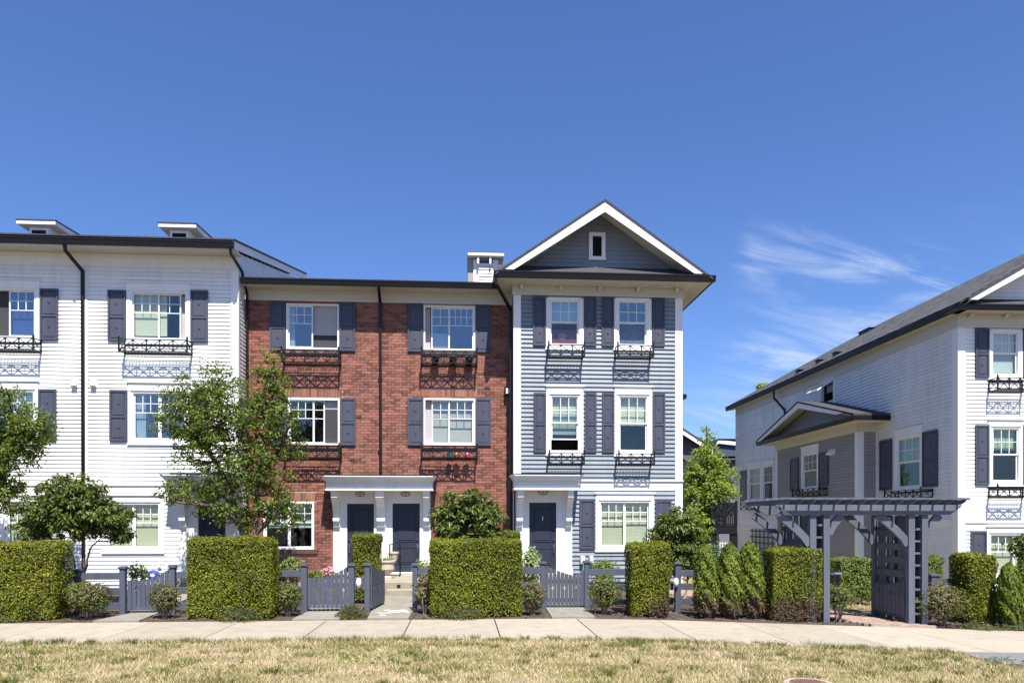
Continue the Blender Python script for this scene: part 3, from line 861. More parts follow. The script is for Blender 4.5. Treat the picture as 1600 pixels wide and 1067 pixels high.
# mulch beds behind the pavement, a lumpy sheet with loose bark
bm_ = MB(); gx, gy = 150, 14
for j in range(gy):
    for i in range(gx):
        X = -22 + 44 * i / (gx - 1); Y = 14.62 + (17.6 - 14.62) * j / (gy - 1)
        e = 0 if j in (0,) else 1
        bm_.v.append((X, Y, gz(X) - .012 + e * (.02 + .014 * math.sin(X * 7.1 + Y * 3) + .012 * math.sin(X * 17.3 - Y * 9))))
for j in range(gy - 1):
    for i in range(gx - 1):
        a = j * gx + i; bm_.f.append((a, a + 1, a + gx + 1, a + gx)); bm_.m.append(0)
bm_.build('planting_bed', M_MULCH, None, kind='structure', smooth=True)
n = 9000
X = RNG.uniform(-14, 15, n); Y = RNG.uniform(14.63, 17.3, n)
Z = np.array([gz(a) for a in X]) + .012 + RNG.uniform(0, .025, n)
nn = np.tile([0, 0, 1.0], (n, 1))
M_CHIP = material('bark_chip', (.11, .075, .052), .95, .3, 20, island=.5)
def off_paths(X, Y):
    px = (X * 0)
    t = (Y - 14.6) / 1.2
    ok = np.ones(len(X), bool)
    for a0, b0, a1, b1 in ((145, 217, 198, 247), (456, 530, 478, 549), (574, 638, 578, 648), (862.5, 930, 851, 914), (1365, 1462, 1290, 1412)):
        L = WX(a0, 14.6) + (WX(a1, 15.8) - WX(a0, 14.6)) * t; R = WX(b0, 14.6) + (WX(b1, 15.8) - WX(b0, 14.6)) * t
        ok &= ~((X > L - .02) & (X < R + .02))
    return ok
kq = off_paths(X, Y); X, Y, Z, nn = X[kq], Y[kq], Z[kq], nn[kq]
o = leaf_object('bark_chips', M_CHIP, None, np.stack([X, Y, Z], 1), nn, .06, .028, .35, fold=.05, kind='stuff')
# rear garden ground: dry grass behind the fence on the right
def mk_lawn(name, c1, c2, c3, nscale):
    m = bpy.data.materials.new(name); m.use_nodes = True; t = m.node_tree; b = t.nodes['Principled BSDF']
    b.inputs['Roughness'].default_value = .95; b.inputs['Specular IOR Level'].default_value = .1
    g = N(t, 'ShaderNodeNewGeometry')
    mp = N(t, 'ShaderNodeMapping'); mp.inputs['Scale'].default_value = (1, 1.5, .02)
    t.links.new(g.outputs['Position'], mp.inputs[0])
    no = N(t, 'ShaderNodeTexNoise'); no.inputs['Scale'].default_value = nscale; no.inputs['Detail'].default_value = 5; no.inputs['Roughness'].default_value = .62
    t.links.new(mp.outputs[0], no.inputs['Vector'])
    no2 = N(t, 'ShaderNodeTexNoise'); no2.inputs['Scale'].default_value = nscale * .28; no2.inputs['Detail'].default_value = 3
    t.links.new(mp.outputs[0], no2.inputs['Vector'])
    f = math_node(t, 'ADD', math_node(t, 'MULTIPLY', no.outputs[0], .75), math_node(t, 'MULTIPLY', no2.outputs[0], .35))
    f = math_node(t, 'ADD', f, math_node(t, 'MULTIPLY_ADD', g.outputs['Random Per Island'], .26, -.13), clamp=True)
    r = N(t, 'ShaderNodeValToRGB'); e = r.color_ramp.elements
    e[0].position = .36; e[0].color = (*c1, 1); e[1].position = .84; e[1].color = (*c3, 1)
    q = e.new(.55); q.color = (*c2, 1); q = e.new(.70); q.color = (.165, .16, .04, 1)
    t.links.new(f, r.inputs[0]); t.links.new(r.outputs[0], b.inputs['Base Color'])
    MATS[name] = m
    return m
M_GROUNDL = mk_lawn('dry_lawn_soil', (.29, .225, .15), (.25, .20, .125), (.10, .11, .035), 1.5)
M_GRASS = mk_lawn('dry_grass_blade', (.52, .43, .28), (.42, .345, .19), (.085, .12, .022), 1.4)
sheet('lawn_ground', M_GROUNDL, (xs_all[4:-4], lambda x: 4.5, lambda x: SW0(x) - .0), dz=-.022)
sheet('road', material('dark_asphalt', (.06, .06, .062), .95, .25, 30, .6, 120), (xs_all[2:-2], lambda x: -14, lambda x: 4.4), dz=-.15)
def grass(name, x0, x1, y0, y1, n, h, maxz=None):
    X = RNG.uniform(x0, x1, n); Y = RNG.uniform(y0, y1, n)
    keep = np.ones(n, bool)
    P = np.stack([X, Y, np.zeros(n)], 1)
    thick = vnoise(P, 2.1, 5) * .5 + .5
    keep &= RNG.uniform(0, 1, n) < (.45 + .7 * thick)
    if name == 'verge_grass':
        lim = np.array([SW0(a) for a in X]) + vnoise(P, 5, 8) * .09 + vnoise(P, 19, 9) * .04 + .01
        keep &= Y < lim
        keep &= ~((X > 8.25 + RNG.uniform(-.06, .06, n)) & (Y > 10.3 + 1.2 * np.maximum(0, 8.75 - X)) & (Y < 11.95))
    X, Y, P, thick = X[keep], Y[keep], P[keep], thick[keep]; n = len(X)
    Z = np.array([gz(a) for a in X]) - .02
    edge = np.clip((Y - (np.array([SW0(a) for a in X]) - .35)) / .3, 0, 1) if name == 'verge_grass' else 0
    H = h * RNG.uniform(.45, 1.3, n) * (.7 + .6 * np.clip(thick, 0, 1)) * (1 + .35 * edge)
    a = RNG.uniform(0, 2 * math.pi, n); wd = RNG.uniform(.003, .007, n)
    lean = RNG.normal(0, .55, (n, 2)) * H[:, None]
    V = np.empty((n, 3, 3))
    V[:, 0, 0] = X - np.cos(a) * wd; V[:, 0, 1] = Y - np.sin(a) * wd; V[:, 0, 2] = Z
    V[:, 1, 0] = X + np.cos(a) * wd; V[:, 1, 1] = Y + np.sin(a) * wd; V[:, 1, 2] = Z
    V[:, 2, 0] = X + lean[:, 0]; V[:, 2, 1] = Y + lean[:, 1]; V[:, 2, 2] = Z + H
    V = V.reshape(-1, 3)
    me = bpy.data.meshes.new(name); me.vertices.add(3 * n); me.vertices.foreach_set('co', V.astype(np.float32).ravel())
    me.loops.add(3 * n); me.loops.foreach_set('vertex_index', np.arange(3 * n, dtype=np.int32))
    me.polygons.add(n); me.polygons.foreach_set('loop_start', (np.arange(n) * 3).astype(np.int32)); me.polygons.foreach_set('loop_total', np.full(n, 3, np.int32))
    me.materials.append(M_GRASS); me.update(calc_edges=True)
    o = bpy.data.objects.new(name, me); COL.objects.link(o); o['kind'] = 'stuff'
    return o
grass('verge_grass', -12, 12.5, 6.0, 12.5, 330000, .050)
# taller tufts, thicker along the edge of the pavement
nt_ = 560; TX = RNG.uniform(-11, 11.5, nt_); TY = np.where(RNG.uniform(0, 1, nt_) < .30, np.array([SW0(a) for a in TX]) + RNG.uniform(-.16, .05, nt_), RNG.uniform(7.2, 12, nt_))
okk = ~((TX > 8.1) & (TY > 10.1)); TX, TY = TX[okk], TY[okk]; nt_ = len(TX)
per_ = 70; ci = np.repeat(np.arange(nt_), per_); n = nt_ * per_; rad = RNG.uniform(.03, .20, nt_)[ci]
a = RNG.uniform(0, 6.28, n); r_ = rad * RNG.uniform(0, 1, n) ** .6; bx_, by_ = TX[ci] + np.cos(a) * r_ * 1.3, TY[ci] + np.sin(a) * r_
H = (RNG.uniform(.05, .125, nt_)[ci]) * RNG.uniform(.5, 1.1, n); zz_ = np.array([gz(q) for q in bx_]) - .02
V = np.empty((n, 3, 3)); wd = RNG.uniform(.003, .006, n); an = RNG.uniform(0, 6.28, n)
V[:, 0] = np.stack([bx_ - np.cos(an) * wd, by_ - np.sin(an) * wd, zz_], 1); V[:, 1] = np.stack([bx_ + np.cos(an) * wd, by_ + np.sin(an) * wd, zz_], 1)
V[:, 2] = np.stack([bx_ + np.cos(a) * H * .5 + RNG.normal(0, .02, n), by_ + np.sin(a) * H * .5, zz_ + H], 1)
me = bpy.data.meshes.new('grass_tufts'); me.from_pydata(V.reshape(-1, 3).tolist(), [], np.arange(3 * n).reshape(-1, 3).tolist())
M_TUFT = leafmat('tuft_blade', (.055, .095, .016), (.18, .18, .05), (.42, .35, .19), .25, .6, .2, 1.1)
me.materials.append(M_TUFT); o = bpy.data.objects.new('grass_tufts', me); COL.objects.link(o); o['kind'] = 'stuff'
# broad-leaved weeds in the verge
n = 1500; X = RNG.uniform(-9, 11, n); Y = RNG.uniform(7, 12.1, n)
ok = vnoise(np.stack([X, Y, X * 0], 1), 1.5, 21) > .28; X, Y = X[ok], Y[ok]; n = len(X)
c = np.stack([np.repeat(X, 9), np.repeat(Y, 9), np.zeros(n * 9)], 1); ang = RNG.uniform(0, 6.28, n * 9); rr = RNG.uniform(.02, .07, n * 9)
T = np.stack([np.cos(ang), np.sin(ang), RNG.uniform(.1, .8, n * 9)], 1)
c += T * rr[:, None]; c[:, 2] += np.array([gz(a) for a in c[:, 0]]) + .0
L_WEED = leafmat('weed_leaf', (.045, .085, .014), (.10, .15, .028), None, .3, .6)
leaf_object('verge_weeds', L_WEED, None, c, np.tile([0, 0, 1.0], (len(c), 1)), .07, .022, .3, T=T, kind='stuff')
# asphalt path at the right, utility cover in the verge
m = MB(); q = [(8.2, SW0(8.2) - .012), (20, SW0(20) - .012), (20, 10.2), (8.75, 10.25), (8.15, 10.75)]
m.v = [(a, b, gz(a) - .008) for a, b in q]; m.f = [(4, 3, 2, 1, 0)]; m.m = [0]
m.build('asphalt_path', M_ASPH, None, kind='structure')
ux, uy = WX(1264, 8.65), 8.65; ug = gz(ux)
uc = thing('utility_cover', (ux, uy, ug), 'round rusty utility cover in a concrete ring sunk in the dry grass', 'utility cover')
m = MB(); m.lathe(ux, uy, [(.30, ug - .1), (.30, ug + .035), (.285, ug + .045), (.235, ug + .045), (.23, ug + .02)], 32); m.build('collar', M_CONC, uc)
m = MB(); m.lathe(ux, uy, [(.228, ug - .02), (.228, ug + .046), (.21, ug + .052), (.002, ug + .052)], 32)
for k in range(6): m.box(ux - .16 + k * .055, ux - .14 + k * .055, uy - .13, uy + .13, ug + .050, ug + .058)
m.build('lid', M_RUST, uc)

# ================================================================== WHITE TOWNHOUSES (left)
YW = 22.05
FW = Frame(0, YW, 0)
xw1 = FW.x(371.5); xw0 = FW.x(-352)
TW = thing('white_townhouses', (xw0, YW, 0), 'white clapboard townhouse row with slate shutters at the left', 'building')
BW = Boards()
def zW(py, y=0, px=248): return FW.z(px, py, y)
def white_window(off, mirror, which):
    """off: pixel shift at wall plane expressed through metres"""
    pass
def shiftrect(r, dx): return (r[0] + dx, r[1] + dx, r[2], r[3])
def mirror_rect(r, xm): return (2 * xm - r[1], 2 * xm - r[0], r[2], r[3])
xm1 = FW.x(131); half = FW.x(372) - xm1; xm2 = xm1 - half
top3 = FW.rect(204, 456, 293, 532); top2 = FW.rect(206, 612, 292, 689); gr = FW.rect(166, 785, 251, 858)
sh3a = FW.rect(169.5, 454, 197.8, 533.5); sh3b = FW.rect(298.5, 454.5, 326, 535); sh2a = FW.rect(172.3, 609.5, 200.2, 689.5); sh2b = FW.rect(300, 610, 328, 690)
ins3 = [('blind', .02, .62, .08, 1.0, M_BLIND, .12), ('curtain', .86, 1.0, .0, 1.0, M_CURT, .14)]
for unit in range(3):
    if unit == 0: tf = lambda r: r
    elif unit == 1: tf = lambda r: mirror_rect(r, xm1)
    else: tf = lambda r: shiftrect(r, -2 * half)
    if unit != 1:
        window(FW, TW, tf(top3), sashes=[(0, .5, 3, .02), (.47, .90, 2, .05)], inside=ins3, glass=M_GLASS, label='third floor window with blind half drawn')
        window(FW, TW, tf(top2), sashes=[(0, .5, 3, .02), (.5, 1, 3, .05)], inside=[('curtain', .02, .2, 0, 1, M_CURT)], glass=M_GLASSB)
    else:
        window(FW, TW, tf(top3), sashes=[(.52, 1, 3, .02)], inside=[('screen', 0, .5, 0, 1, M_SCREEN, .1), ('curtain', .5, 1, .0, 1.0, material('blue_curtain', (.05, .07, .20), .8, .5, 9), .16)], glass=M_GLASSB, label='third floor window with spotted blue curtain')
        window(FW, TW, tf(top2), inside=[('blind', 0, 1, .4, 1, M_BLINDW)], glass=M_GLASSB)
    window(FW, TW, tf(gr), inside=[('blind', 0, 1, .0, 1, M_BLIND)], glass=M_GLASS, head=.2)
    for r in (sh3a, sh3b, sh2a, sh2b): shutter(FW, TW, tf(r))
    y = -.42
    a, b = FW.x(188.5, y), FW.x(286, y); zt, zb = FW.z(237, 530, y), FW.z(237, 549, y)
    b = a + (top3[1] + .1 - (top3[0] - .1))
    rr = tf((top3[0] - .14, top3[1] + .14, zb, zt))
    planter(FW, TW, rr[0], rr[1], zb, zt, nx=5)
zg = .1
# porticos of the white row
yc = -.88
pc = (FW.x(248, yc), FW.x(371, yc)); pz = FW.z(300, 741, yc); pfz = FW.z(300, 763, -.76)
dr = FW.rect(310, 787, 353, 890)
dr = (dr[0], dr[1], .37, dr[3])
for k, dx in enumerate((0, None, -2 * half)):
    tf = (lambda r: r) if k == 0 else ((lambda r: mirror_rect(r, xm1)) if k == 1 else (lambda r: shiftrect(r, -2 * half)))
    d = tf(dr); door(FW, TW, d)
    xx = tf((pc[0], pc[1], 0, 0)); po = [tf((FW.x(283, 0), FW.x(294, 0), 0, 0))[:2], tf((FW.x(359.5), FW.x(370), 0, 0))[:2]]; po.sort()
    portico(FW, TW, xx[0], xx[1], pz, pfz, po, .3, doors=[d])
zs = FW.z(131, 396.5); zfb = FW.z(131, 417); zgut_t = FW.z(180, 372, -.84); zgut_b = FW.z(180, 382, -.84)
wallW = wall_mesh(FW, TW, xw0, xw1, -.3, zs, M_WSIDE)
f = MB(); f.box(xw0, xw1 + .05, -.03, 0, zfb, zs); f.box(xw0, xw1 + .05, -.05, -.031, zfb + .02, zfb + .05); f.box(xw0, xw1 + .05, -.05, -.031, zs - .12, zs - .001)
f.build('frieze_board', M_WHITE, TW, FW.M)
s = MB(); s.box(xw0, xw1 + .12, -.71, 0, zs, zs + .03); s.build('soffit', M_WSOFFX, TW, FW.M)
gutter_x(FW, TW, xw0, FW.x(364, -.84), -.84, zgut_b, zgut_t)
m = MB(); m.box(xw0, xw1 + .1, -.70, -.68, zs + .031, zgut_t - .01); m.build('fascia', M_WHITE, TW, FW.M)
# corner board, joint boards
for (a, b) in ((361, 371.3),):
    m = MB(); m.box(FW.x(a), xw1 + .03, -.035, 0, 0, zfb); m.build('corner_board', M_WHITE, TW, FW.M)
corner_cut = (FW.x(361), xw1 + 1, 0, 30)
for px in (135.5,):
    xj = FW.x(px)
    m = MB(); m.box(xj - .035, xj + .035, -.035, 0, 0, zfb); m.build('joint_board', M_WHITE, TW, FW.M)
m = MB(); m.box(xm2 - .06, xm2 + .06, -.035, 0, 0, zfb); m.build('joint_board', M_WHITE, TW, FW.M)
# belt board at first floor
zbt = FW.z(200, 764)
m = MB()
for a, b in cut(xw0, FW.x(361), [(x0_, x1_) for x0_, x1_ in [tuple(sorted((FW.x(283), FW.x(361)))), tuple(sorted((2 * xm1 - FW.x(283), 2 * xm1 - FW.x(361)))), (FW.x(283) - 2 * half, FW.x(361) - 2 * half), (xm1 - .07, xm1 + .13)]]):
    m = MB(); m.box(a, b, -.032, 0, zbt - .05, zbt + .10); m.box(a, b, -.07, 0, zbt + .10, zbt + .13); m.build('belt_board', M_WHITE, TW, FW.M)
BW.fill(FW, xw0, FW.x(361), .1, zfb, .1165, .030, M_WSIDE, wallW)
# right-hand return wall with its rake
FWR = Frame(xw1, YW, math.radians(90))
wr = MB(); slopeW = .235; zr = zgut_t - .05
wr.prism([(0, 0), (9, 0), (9, zr + 9 * slopeW), (0, zr)], .001, .12, 'y')
wallR = wr.build('side_wall', M_WSIDE, TW, FWR.M)
BW.fill(FWR, .12, 8.8, .1, zr + 2, .1165, .018, M_WSIDE, wallR, clip=lambda z: (max(.12, (z - zr) / slopeW + .1), 8.8))
m = MB(); m.box(0.001, .12, -.03, 0, 0, zr - .1); m.build('corner_board', M_WHITE, TW, FWR.M)
m = MB()
m.prism([(-.74, zr - .74 * slopeW + .05), (9, zr + 9 * slopeW + .05), (9, zr + 9 * slopeW + .27), (-.74, zr - .74 * slopeW + .27)], -.10, -.065, 'y'); m.build('barge_board', M_WHITE, TW, FWR.M)
m = MB(); m.prism([(-.82, zr - .82 * slopeW + .28), (9, zr + 9 * slopeW + .28), (9, zr + 9 * slopeW + .32), (-.82, zr - .82 * slopeW + .32)], -.14, -xw0 + xw1, 'y')
m.v = [(a, b, c) for a, b, c in m.v]; m.build('roof', M_SHING, TW, FWR.M)
m = MB(); m.prism([(-.74, zr - .74 * slopeW + .2), (9, zr + 9 * slopeW + .2), (9, zr + 9 * slopeW + .23), (-.74, zr - .74 * slopeW + .23)], -.064, 0, 'y'); m.build('rake_soffit', M_WSOFF, TW, FWR.M)
m = MB(); m.box(xw0, xw0 + .1, .13, 9, 0, zs); m.box(xw0 + .11, xw1 - .13, 8.9, 9, 0, zs + 1.5); m.build('rear_wall', M_WSIDE, TW, FW.M)
BW.emit(300)
# downspouts
zgb = zgut_b + .02
z1_, z2_ = FW.z(131, 424, -.06), .15
downspout(FW, TW, [(FW.x(101, -.75), -.76, zgb), (FW.x(102, -.72), -.71, zgb - .18), (FW.x(129, -.07), -.07, z1_), (FW.x(130.5, -.07), -.07, z2_)])
downspout(FWR, TW, [(-.75, -.02, zgb), (-.72, -.02, zgb - .15), (.12, -.09, FW.z(372, 422)), (.62, -.09, FW.z(380, 450)), (.62, -.09, .2)], w=.07)
# louvred dryer vents beside the downspout
for px in (117.5, 147.5):
    a, b, c, d = FW.rect(px - 6, 592, px + 6, 606)
    m = MB(); m.prism([(-.03, c + .02), (-.12, c + .02), (-.14, c + .05), (-.05, d), (-.03, d)], a + .03, b - .03, 'x'); m.box(a, b, -.035, -.005, c, d + .02)
    m.build('dryer_vent', M_WHITE, TW, FW.M)
m = MB(); a, b, c, d = FW.rect(247, 877, 253, 888); m.box(a, b, -.06, -.02, c, d); m.box(a + .02, b - .02, -.075, -.061, c + .03, d - .05); m.build('outdoor_socket', M_PLAST, TW, FW.M)
# dormers
for px0, px1, pyt in ((24, 87, 342.5), (246, 307, 347.5), (24 - 222 * 1.0, 87 - 222, 340)):
    Yd = 24.0; xa, xb = WX(px0, Yd), WX(px1, Yd); zt = WZ((px0 + px1) / 2, pyt, Yd)
    dt = MB(); dt.box(xa + .30, xb - .30, Yd + .22, Yd + 4, zt - 1.5, zt - .16)
    dm = dt.build('dormer', M_WSIDE, TW)
    r = MB()
    r.prism([(Yd, zt), (Yd, zt - .035), (Yd + 4, zt + .26), (Yd + 4, zt + .30)], xa, xb, 'x'); r.build('dormer_roof', M_SHING, dm)
    s = MB(); s.box(xa + .02, xb - .02, Yd + .015, Yd + .045, zt - .145, zt - .032)
    s.prism([(Yd + .046, zt - .145), (Yd + 4, zt - .10), (Yd + 4, zt + .24), (Yd + .046, zt - .035)], xb - .05, xb - .02, 'x')
    s.prism([(Yd + .046, zt - .145), (Yd + 4, zt - .10), (Yd + 4, zt + .24), (Yd + .046, zt - .035)], xa + .02, xa + .05, 'x'); s.build('dormer_fascia', M_WHITE, dm)
    s = MB(); s.box(xa + .051, xb - .051, Yd + .047, Yd + 4, zt - .158, zt - .130); s.build('dormer_soffit', M_WSOFF, dm)
    wx = (xa + xb) / 2
    s = MB(); s.ring(wx - .27, wx + .27, zt - .9, zt - .22, .05, Yd + .18, Yd + .219); s.build('louvre_frame', M_WHITE, dm)
    s = MB(); s.box(wx - .22, wx + .22, Yd + .205, Yd + .218, zt - .85, zt - .27)
    for k in range(8): s.prism([(Yd + .18, zt - .84 + k * .07), (Yd + .204, zt - .80 + k * .07), (Yd + .204, zt - .79 + k * .07)], wx - .22, wx + .22, 'x')
    s.build('louvre', M_GUT, dm)

# ================================================================== BRICK TOWNHOUSES (middle)
YB = 22.8
FB = Frame(0, YB, 0)
xb0, xb1 = xw1 + .02, FB.x(800.5)
TB = thing('brick_townhouses', ((xb0 + xb1) / 2, YB, 0), 'red brick townhouses with paired navy doors between white and blue houses', 'building')
soldiers = []
L3 = FB.rect(447.5, 475, 530, 546); R3 = FB.rect(662, 478, 742.5, 549)
L2 = FB.rect(450, 622.5, 530.8, 695); R2 = FB.rect(662, 622.5, 742.5, 695.5); G1 = FB.rect(412, 784, 491, 858)
G = M_GLASSB
window(FB, TB, L3, case=0, sashes=[(0, .5, 3, .02)], glass=G, inside=[('blind', .5, 1, .32, 1, M_CURT, .10), ('screen', .5, 1, 0, 1, M_SCREEN, .095 + .03), ('curtain', 0.02, .12, 0, 1, M_CURT)], label='window with right half open behind a screen')
window(FB, TB, R3, case=0, sashes=[(.12, .5, 2, .05), (.48, 1, 4, .02)], glass=G, inside=[('curtain', 0, .1, 0, 1, M_CURT), ('blind', .1, .5, 0, .42, M_CURT, .2)])
window(FB, TB, L2, case=0, sashes=[(0, .5, 3, .02), (.48, .72, 1, .05)], glass=M_GLASS, inside=[('screen', .7, 1, 0, .8, M_SCREEN, .1), ('blind', .7, 1, .8, 1, M_CURT, .1)])
window(FB, TB, R2, case=0, sashes=[(.13, .5, 2, .05), (.48, 1, 3, .02)], glass=M_GLASS, inside=[('curtain', 0, .13, 0, 1, M_CURT), ('blind', .13, 1, .0, 1, M_CURT, .2)])
window(FB, TB, G1, case=0, glass=M_GLASSD, inside=[('blind', 0, 1, .45, 1, M_BLINDW, .25)])
for r in ((421.9, 472, 446.6, 548), (530.6, 473, 555.2, 549), (637, 475, 661, 550), (743, 476.5, 767, 551), (532.3, 622, 556, 696), (424.5, 621, 448.5, 695), (637, 622.3, 661.6, 696.3), (743.3, 622.3, 767, 696.5)):
    shutter(FB, TB, FB.rect(*r), y=.012)
y = -.42
for r, t_, b_ in ((L3, 546, 566), (R3, 547, 567.5), (L2, 696.5, 715), (R2, 696.5, 715)):
    pc_ = 490 if r in (L3, L2) else 702
    planter(FB, TB, r[0] - .05, r[1] + .05, FB.z(pc_, b_, y), FB.z(pc_, t_, y), nx=5)
# soldier courses over windows
for a in ((447, 607.5, 534.5, 619.7), (656, 607.8, 745.8, 619.9), (430, 769.5, 495.7, 781.7)):
    soldiers.append(FB.rect(*a))
D6 = FB.rect(542.5, 786.7, 584.5, 893); D5 = FB.rect(613.4, 786.3, 656, 893)
D6 = (*D6[:2], .37, D6[3]); D5 = (*D5[:2], .37, D5[3])
door(FB, TB, D6, handle_left=True); door(FB, TB, D5)
pl = [(FB.x(563), FB.z(563, 771.5, -.03), '6'), (FB.x(633.6), FB.z(633, 771.5, -.03), '5')]
po = [(FB.x(521), FB.x(533)), (FB.x(588.5), FB.x(604)), (FB.x(661.5), FB.x(673))]
portico(FB, TB, FB.x(500.3, yc), FB.x(681.7, yc), FB.z(600, 742.8, yc), FB.z(600, 766, -.76), po, .3, plates=pl, doors=[D6, D5])
zfB = FB.z(590, 473.5); zsB = FB.z(590, 457); gbt, gbb = FB.z(590, 437.5, -.75), FB.z(590, 446, -.75)
portcut = (po[0][0], po[-1][1], 0, FB.z(600, 766, -.76))
holes_keep = list(FB.holes)
wallB = wall_mesh(FB, TB, xb0, xb1 + .1, -.3, zsB, M_MORT)
# bricks
course, bl, bh = .0835, .222, .0725
bs = []
z = .1; row = 0
sold = [(a, b, c, d) for a, b, c, d in soldiers]
sills = [(G1[0] - .06, G1[1] + .1, G1[2] - .19, G1[2])]
while z < zfB - .02:
    spans = [(h[0], h[1]) for h in holes_keep + sold + [portcut] + sills if h[2] < z + bh - .02 and h[3] > z + .02]
    for s0, s1 in cut(xb0, xb1, spans):
        k0 = math.floor((s0 - xb0) / (bl + .011)) - 1
        k = k0
        while True:
            a = xb0 + k * (bl + .011) + (row % 2) * (bl + .011) / 2; b = a + bl
            if a > s1: break
            a2, b2 = max(a, s0), min(b, s1)
            if b2 - a2 > .035: bs.append((a2, b2, z, z + bh, b2 - a2 > bl - .002))
            k += 1
    z += course; row += 1
for a, b, c, d in sold:
    n = round((b - a) / .0835)
    for i in range(n):
        q = (b - a) / n; bs.append((a + i * q + .005, a + (i + 1) * q - .005, c + .006, d - .004, False))
for a, b, c, d in sills:
    n = round((b - a) / .0835)
    for i in range(n):
        q = (b - a) / n; bs.append((a + i * q + .005, a + (i + 1) * q - .005, c + .07, d - .004, False))
zc_ = FB.z(600, 742, yc)
def brick_seen(b):
    if not b[4] or b[2] < zc_ + .1: return 1e9
    return (b[0] - .9) ** 2 + (b[2] - 3.6) ** 2 * .5
order = sorted(range(len(bs)), key=lambda i: brick_seen(bs[i]))
single = set(order[:298])
bme = None; rest = MB()
for i, (a, b, c, d, full) in enumerate(bs):
    dy = random.uniform(-.003, .003)
    if i in single:
        if bme is None:
            q = MB(); q.box(-bl / 2, bl / 2, -.012, .03, 0, bh); o = q.build('brick', M_BRICK, None); bme = o.data
            bme.transform(Matrix.Translation((0, .009, 0)))
        else:
            o = bpy.data.objects.new('brick', bme); COL.objects.link(o)
        finish(o, wallB, (a + bl / 2, YB + dy, c))
    else:
        rest.box(a, b, YB - .012 + dy, YB + .03, c, d)
rest.build('brick', M_BRICK, wallB, kind='stuff')
# frieze, crown, soffit, gutter
f = MB(); f.box(xb0, xb1, -.045, 0, zfB, zsB); f.box(xb0, xb1, -.09, -.046, zfB, zfB + .05); f.box(xb0, xb1, -.07, -.046, zfB + .051, zfB + .08); f.box(xb0, xb1, -.07, -.046, zsB - .1, zsB - .001)
f.build('frieze_board', M_CREAM2, TB, FB.M)
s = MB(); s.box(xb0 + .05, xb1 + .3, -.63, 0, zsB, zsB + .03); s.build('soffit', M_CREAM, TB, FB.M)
xgl = FB.x(375, -.75)
gutter_x(FB, TB, xgl, FB.x(780, -.75), -.75, gbb, gbt)
m = MB(); m.box(xb0, xb1, -.62, -.6, zsB + .031, gbt - .01); m.build('fascia', M_WHITE, TB, FB.M)
m = MB(); m.prism([(-.66, gbt - .01), (8, gbt + 1.6), (8, gbt + 1.66), (-.66, gbt + .04)], xb0 + .14, xb1 + 1.2, 'x'); m.build('roof', M_SHING, TB, FB.M)
m = MB(); m.box(xb0, xb1, 8, 8.1, 0, gbt + 1.5); m.build('rear_wall', M_BRICK, TB, FB.M)
downspout(FB, TB, [(FB.x(591.5, -.69), -.69, gbb), (FB.x(592, -.6), -.60, gbb - .1), (FB.x(594, -.06), -.06, FB.z(594, 472) - .02), (FB.x(594.8, -.06), -.06, FB.z(595, 740))])
# sill slab under the ground-floor window, vents in the brickwork
m = MB(); m.box(G1[0] - .06, G1[1] + .1, -.07, -.001, G1[2] - .13, G1[2] - .002); m.build('window_sill', material('dark_sill_brick', (.10, .05, .04), .8, .2, 20, .4, 60), TB, FB.M)
for px, py in ((620.5, 493), (761, 606), (561, 651), (551, 717.5)):
    a, b, c, d = FB.rect(px - 4.5, py - 2, px + 4.5, py + 2)
    m = MB(); m.box(a, b, -.022, -.013, c, d)
    for k in range(5): m.box(a + .01, b - .01, -.028, -.0225, c + .008 + k * .014, c + .014 + k * .014)
    m.build('air_vent', M_RUST, TB, FB.M)
# wall lamp by the inner corner
a, b, c, d = FB.rect(788.5, 607, 798.5, 618)
m = MB(); m.box(a, b, -.20, -.013, c, d); m.box(a - .01, b + .01, -.22, -.013, d, d + .02)
wl = m.build('wall_lamp', M_BLACK, TB, FB.M); m = MB(); m.box(a + .03, b - .02, -.208, -.2005, c + .03, d - .02); m.build('lamp_glass', M_LAMP, wl, FB.M)
# roof lantern (cupola)
Yc = 24.6
cx0, cx1 = WX(730.5, Yc), WX(788, Yc); czt = WZ(760, 391, Yc)
m = MB(); m.box(WX(740, Yc), WX(779, Yc), Yc + .25, Yc + 1.6, czt - 1.5, czt - .22); cup = m.build('roof_lantern', M_WHITE, TB)
m = MB(); m.prism([(Yc, czt - .07), (Yc + 1.9, czt - .07), (Yc + 1.4, czt + .06), (Yc + .5, czt + .06)], cx0, cx1, 'x'); m.build('lantern_roof', M_GUT, cup)
m = MB(); m.box(WX(748.5, Yc), WX(770, Yc), Yc + .236, Yc + .2495, czt - 1.2, czt - .24); m.build('louvre_panel', M_NAVYS, cup)
m = MB(); m.box(cx0 + .01, cx1 - .01, Yc + .01, Yc + 1.89, czt - .17, czt - .071); m.build('lantern_fascia', M_WHITE, cup)
m = MB(); m.box(cx0 + .015, WX(740, Yc) - .002, Yc + .3, Yc + 1.9, czt - 1.6, czt - .171); m.build('lantern_cheek', M_MAUVE, cup); m = MB(); m.box(WX(779, Yc) + .002, cx1 - .015, Yc + .3, Yc + 1.9, czt - 1.6, czt - .171); m.build('lantern_cheek', M_MAUVE, cup)
m = MB()
for px in (747, 766): xx = WX(px, Yc + .2); m.box(xx - .03, xx + .03, Yc + .06, Yc + .249, czt - .42, czt - .171)
m.build('bracket', M_WHITE, cup)
for k in range(7):
    m = MB(); zz = czt - 1.15 + k * .115; m.prism([(Yc + .21, zz), (Yc + .249, zz), (Yc + .249, zz + .1), (Yc + .235, zz + .1)], WX(748.5, Yc), WX(770, Yc), 'x'); m.build('louvre_slat', M_WHITE, cup)

